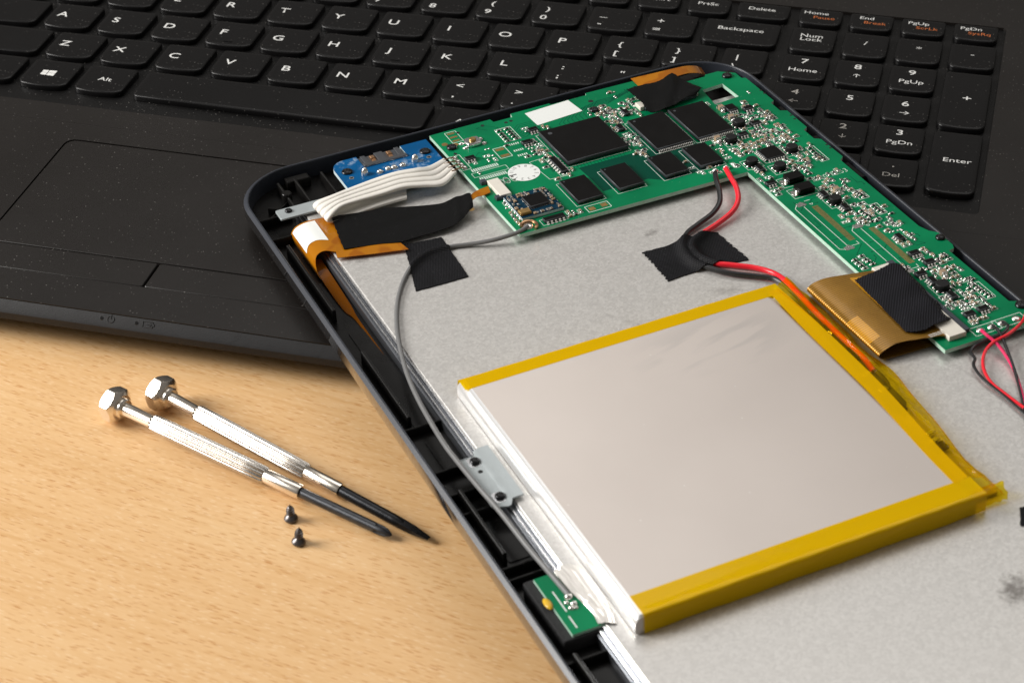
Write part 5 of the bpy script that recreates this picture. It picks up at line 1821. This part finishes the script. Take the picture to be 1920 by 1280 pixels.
# ------------------------------------------------------------------ thin wires leaving the lower corner of the board
thin = {
    'pink_wire': ('pink_wire', 'thin pink wire from the first solder pad at the board corner', [(128.86,-134.89,3), (128.64,-137.41,3.2), (129.45,-140.41,2.4), (129.41,-144.39,1.4), (127.81,-150.39,1), (123.96,-158.97,0.8), (119,-168.1,0.8)]),
    'red_wire': ('red_wire', 'thin red wire bowing out from the board corner in a wide loop', [(143.11,-133.9,3.2), (139.08,-137.39,3.6), (133.79,-139.7,3.4), (128.72,-140.08,2.6), (125,-141.92,1.8), (121.97,-145.88,1.2), (120.28,-151.4,0.9), (120.7,-157.73,0.8), (121.37,-164.23,0.8)]),
    'black_wire': ('black_wire', 'thin kinked black wire crossing under the red loop at the board corner', [(135.48,-134.51,3), (135.01,-137.31,3.6), (132.12,-138.75,3.2), (128.17,-138.2,2.4), (124.92,-138.03,1.6), (122.72,-139.43,1.3), (122.18,-142.01,1.2), (120.26,-144.33,1.1), (119.23,-150.03,1), (119.81,-157.26,0.8), (119.98,-166.76,0.8)]),
    'black_wire.': ('black_wire', 'thin straight black wire beside the pink one at the board corner', [(132.35,-134.67,3), (132.05,-137.48,3.4), (131.27,-140.93,2.6), (129.75,-145.63,1.6), (126.85,-152.58,1), (122.57,-161.09,0.8), (118.79,-167.98,0.8)]),
}
for k, (m, lab, pts) in thin.items():
    b = MB()
    p = cr(pts, 70)
    b.tube(p, 0.42, 8)
    single('speaker_wire', b, M[m], lab, 'wire', tuple(round(c, 2) for c in p[35]))
b = MB()
q = [(99.09,-192.24,0),(100.88,-192.55,0),(96.01,-199.24,0),(95.73,-197.48,0)]
b.ribbon([q[0], (Vector(q[0]) + Vector((6, -1, 0)))], [q[3], (Vector(q[3]) + Vector((6, -1, 0)))], 0.2, 12, 8, zf=lambda x, y, z, u, v: 0.3, jag=0.2, side_jag=0.1)
single('tape_patch', b, M['cloth'], 'small black tape end on the steel plate at the right edge of the picture', 'tape', q[0])

# ------------------------------------------------------------------ screwdrivers
def screwdriver(head, tip, label, rs, rh, phillips, mshank):
    H_, T_ = Vector(head), Vector(tip)
    ax = (T_ - H_).normalized()
    L = (T_ - H_).length
    t = thing('screwdriver', label, 'screwdriver', (head[0], head[1], 0), 'W', 'precision screwdrivers on the desk')
    b = MB()
    def nut(tt, q):
        hexr = 4.2 / math.cos(((q + 0.38) % (math.pi / 3)) - math.pi / 6)
        cone = 4.9 - max(0.0, abs(tt) - 1.0) ** 1.25 * 1.05
        return min(hexr, cone)
    b.lathe([(-2.4, 0.6)] + [(-2.35 + 4.7 * i / 32, 1.0) for i in range(33)] + [(2.4, 0.5)], H_, ax, 144, 0, nut)
    b.lathe([(2.3, 2.75), (3.2, 2.75), (3.6, 2.4), (3.6, 1.6)], H_, ax, 32)
    b.build('hex_cap', M['chrome'], t, 20)
    n0, n1 = 3.4, 13.0
    h1, f1 = L * 0.565, L * 0.69
    b = MB()
    b.lathe([(n0, rh * 0.83), (n1 - 0.4, rh * 0.83), (n1, rh * 0.92)], H_, ax, 28)
    b.build('neck', M['chrome'], t)
    b = MB()
    fl = lambda tt, q: 1.0 - 0.17 * (0.5 + 0.5 * math.cos(q * 12)) ** 3
    b.lathe([(n1, rh * 0.9)] + [(n1 + 0.5 + (h1 - n1 - 1) * i / 6, rh * (1.04 if 0 < i < 6 else 0.99)) for i in range(7)] + [(h1, rh * 0.86)], H_, ax, 96, 0, fl)
    b.build('fluted_handle', M['fluted'], t, 50)
    b = MB()
    b.lathe([(h1, rh * 0.78), (h1 + 0.5, rh * 0.86), (f1 - 0.5, rh * 0.86), (f1, rh * 0.8), (f1 + 0.01, rs * 0.8)], H_, ax, 28)
    b.build('ferrule', M['chrome'], t)
    b = MB()
    if phillips:
        b.lathe([(f1 - 0.5, rs), (L - 6.0, rs), (L - 4.6, rs * 0.97)], H_, ax, 24)
        cross = lambda tt, q: 1.0 - 0.75 * max(0.0, math.cos(2 * q) ** 2 * 2 - 1.15) * min(1.0, (tt - L + 4.8) / 1.5)
        b.lathe([(L - 4.6, rs * 0.97), (L - 3.0, rs * 0.98), (L - 1.6, rs * 0.82), (L - 0.4, rs * 0.42), (L, rs * 0.15)], H_, ax, 40, 0, cross)
    else:
        b.lathe([(f1 - 0.5, rs), (L - 11, rs), (L - 9.5, rs * 0.9), (L - 8, rs * 0.62)], H_, ax, 24)
        u = ax.cross(Vector((0, 0, 1))).normalized()
        w = u.cross(ax)
        wed = []
        for tt, a_, c_ in ((L - 10.5, rs * 0.72, rs * 0.68), (L - 5, rs * 0.74, rs * 0.42), (L, rs * 0.45, 0.1)):
            wed += [H_ + ax * tt + u * a_ * s1 + w * c_ * s2 for s1, s2 in ((-1, -1), (1, -1), (1, 1), (-1, 1))]
        fs = [(0, 1, 2, 3), (11, 10, 9, 8)]
        for r in range(2):
            for i in range(4):
                j = (i + 1) % 4
                fs.append((r * 4 + i, r * 4 + j, r * 4 + 4 + j, r * 4 + 4 + i))
        b.add(wed, fs)
    b.build('shank', M[mshank], t)
    return t
screwdriver((106.13,-138.25,4.6), (189.29,-167.2,1.9), 'silver precision screwdriver with a grey cross tip, nearer the two loose screws', 1.3, 2.2, True, 'shank')
screwdriver((115.94,-131.01,4.6), (198.2,-165.99,1.7), 'silver precision screwdriver with a black flat blade, closer to the laptop', 1.4, 2.2, False, 'shank_dark')

# ------------------------------------------------------------------ loose screws standing on their heads
def loose_screw(x, y, label, tilt, az):
    b = MB()
    R_ = Matrix.Rotation(tilt, 3, Vector((math.cos(az), math.sin(az), 0)))
    ax = R_ @ Vector((0, 0, 1))
    o = Vector((x, y, 0.05))
    b.lathe([(0, 1.1), (0.12, 1.55), (0.55, 1.75), (0.95, 1.6), (1.4, 1.1), (1.7, 0.75)], o, ax, 22)
    t = thing('loose_screw', label, 'screw', (x, y, 0), 'W', 'loose black screws on the desk')
    b.build('head', M['screw_steel'], t)
    b = MB()
    pr = [(1.6, 0.72), (1.9, 0.62)]
    z = 2.0
    while z < 4.1:
        k = 1.0 if z < 3.0 else 1.0 - (z - 3.0) * 0.45
        pr += [(z, 0.55 * k), (z + 0.22, 1.05 * k), (z + 0.32, 1.05 * k), (z + 0.52, 0.55 * k)]
        z += 0.6
    pr += [(z, 0.3), (z + 0.6, 0.06)]
    b.lathe(pr, o, ax, 18)
    b.build('thread', M['screw_steel'], t, 20)
loose_screw(*(163.24,-165.44), 'small black screw standing upside down, nearer the screwdriver blade', 0.05, 0.3)
loose_screw(*(167.85,-173.14), 'small black screw standing upside down, farther from the screwdriver blade', 0.09, 2.0)
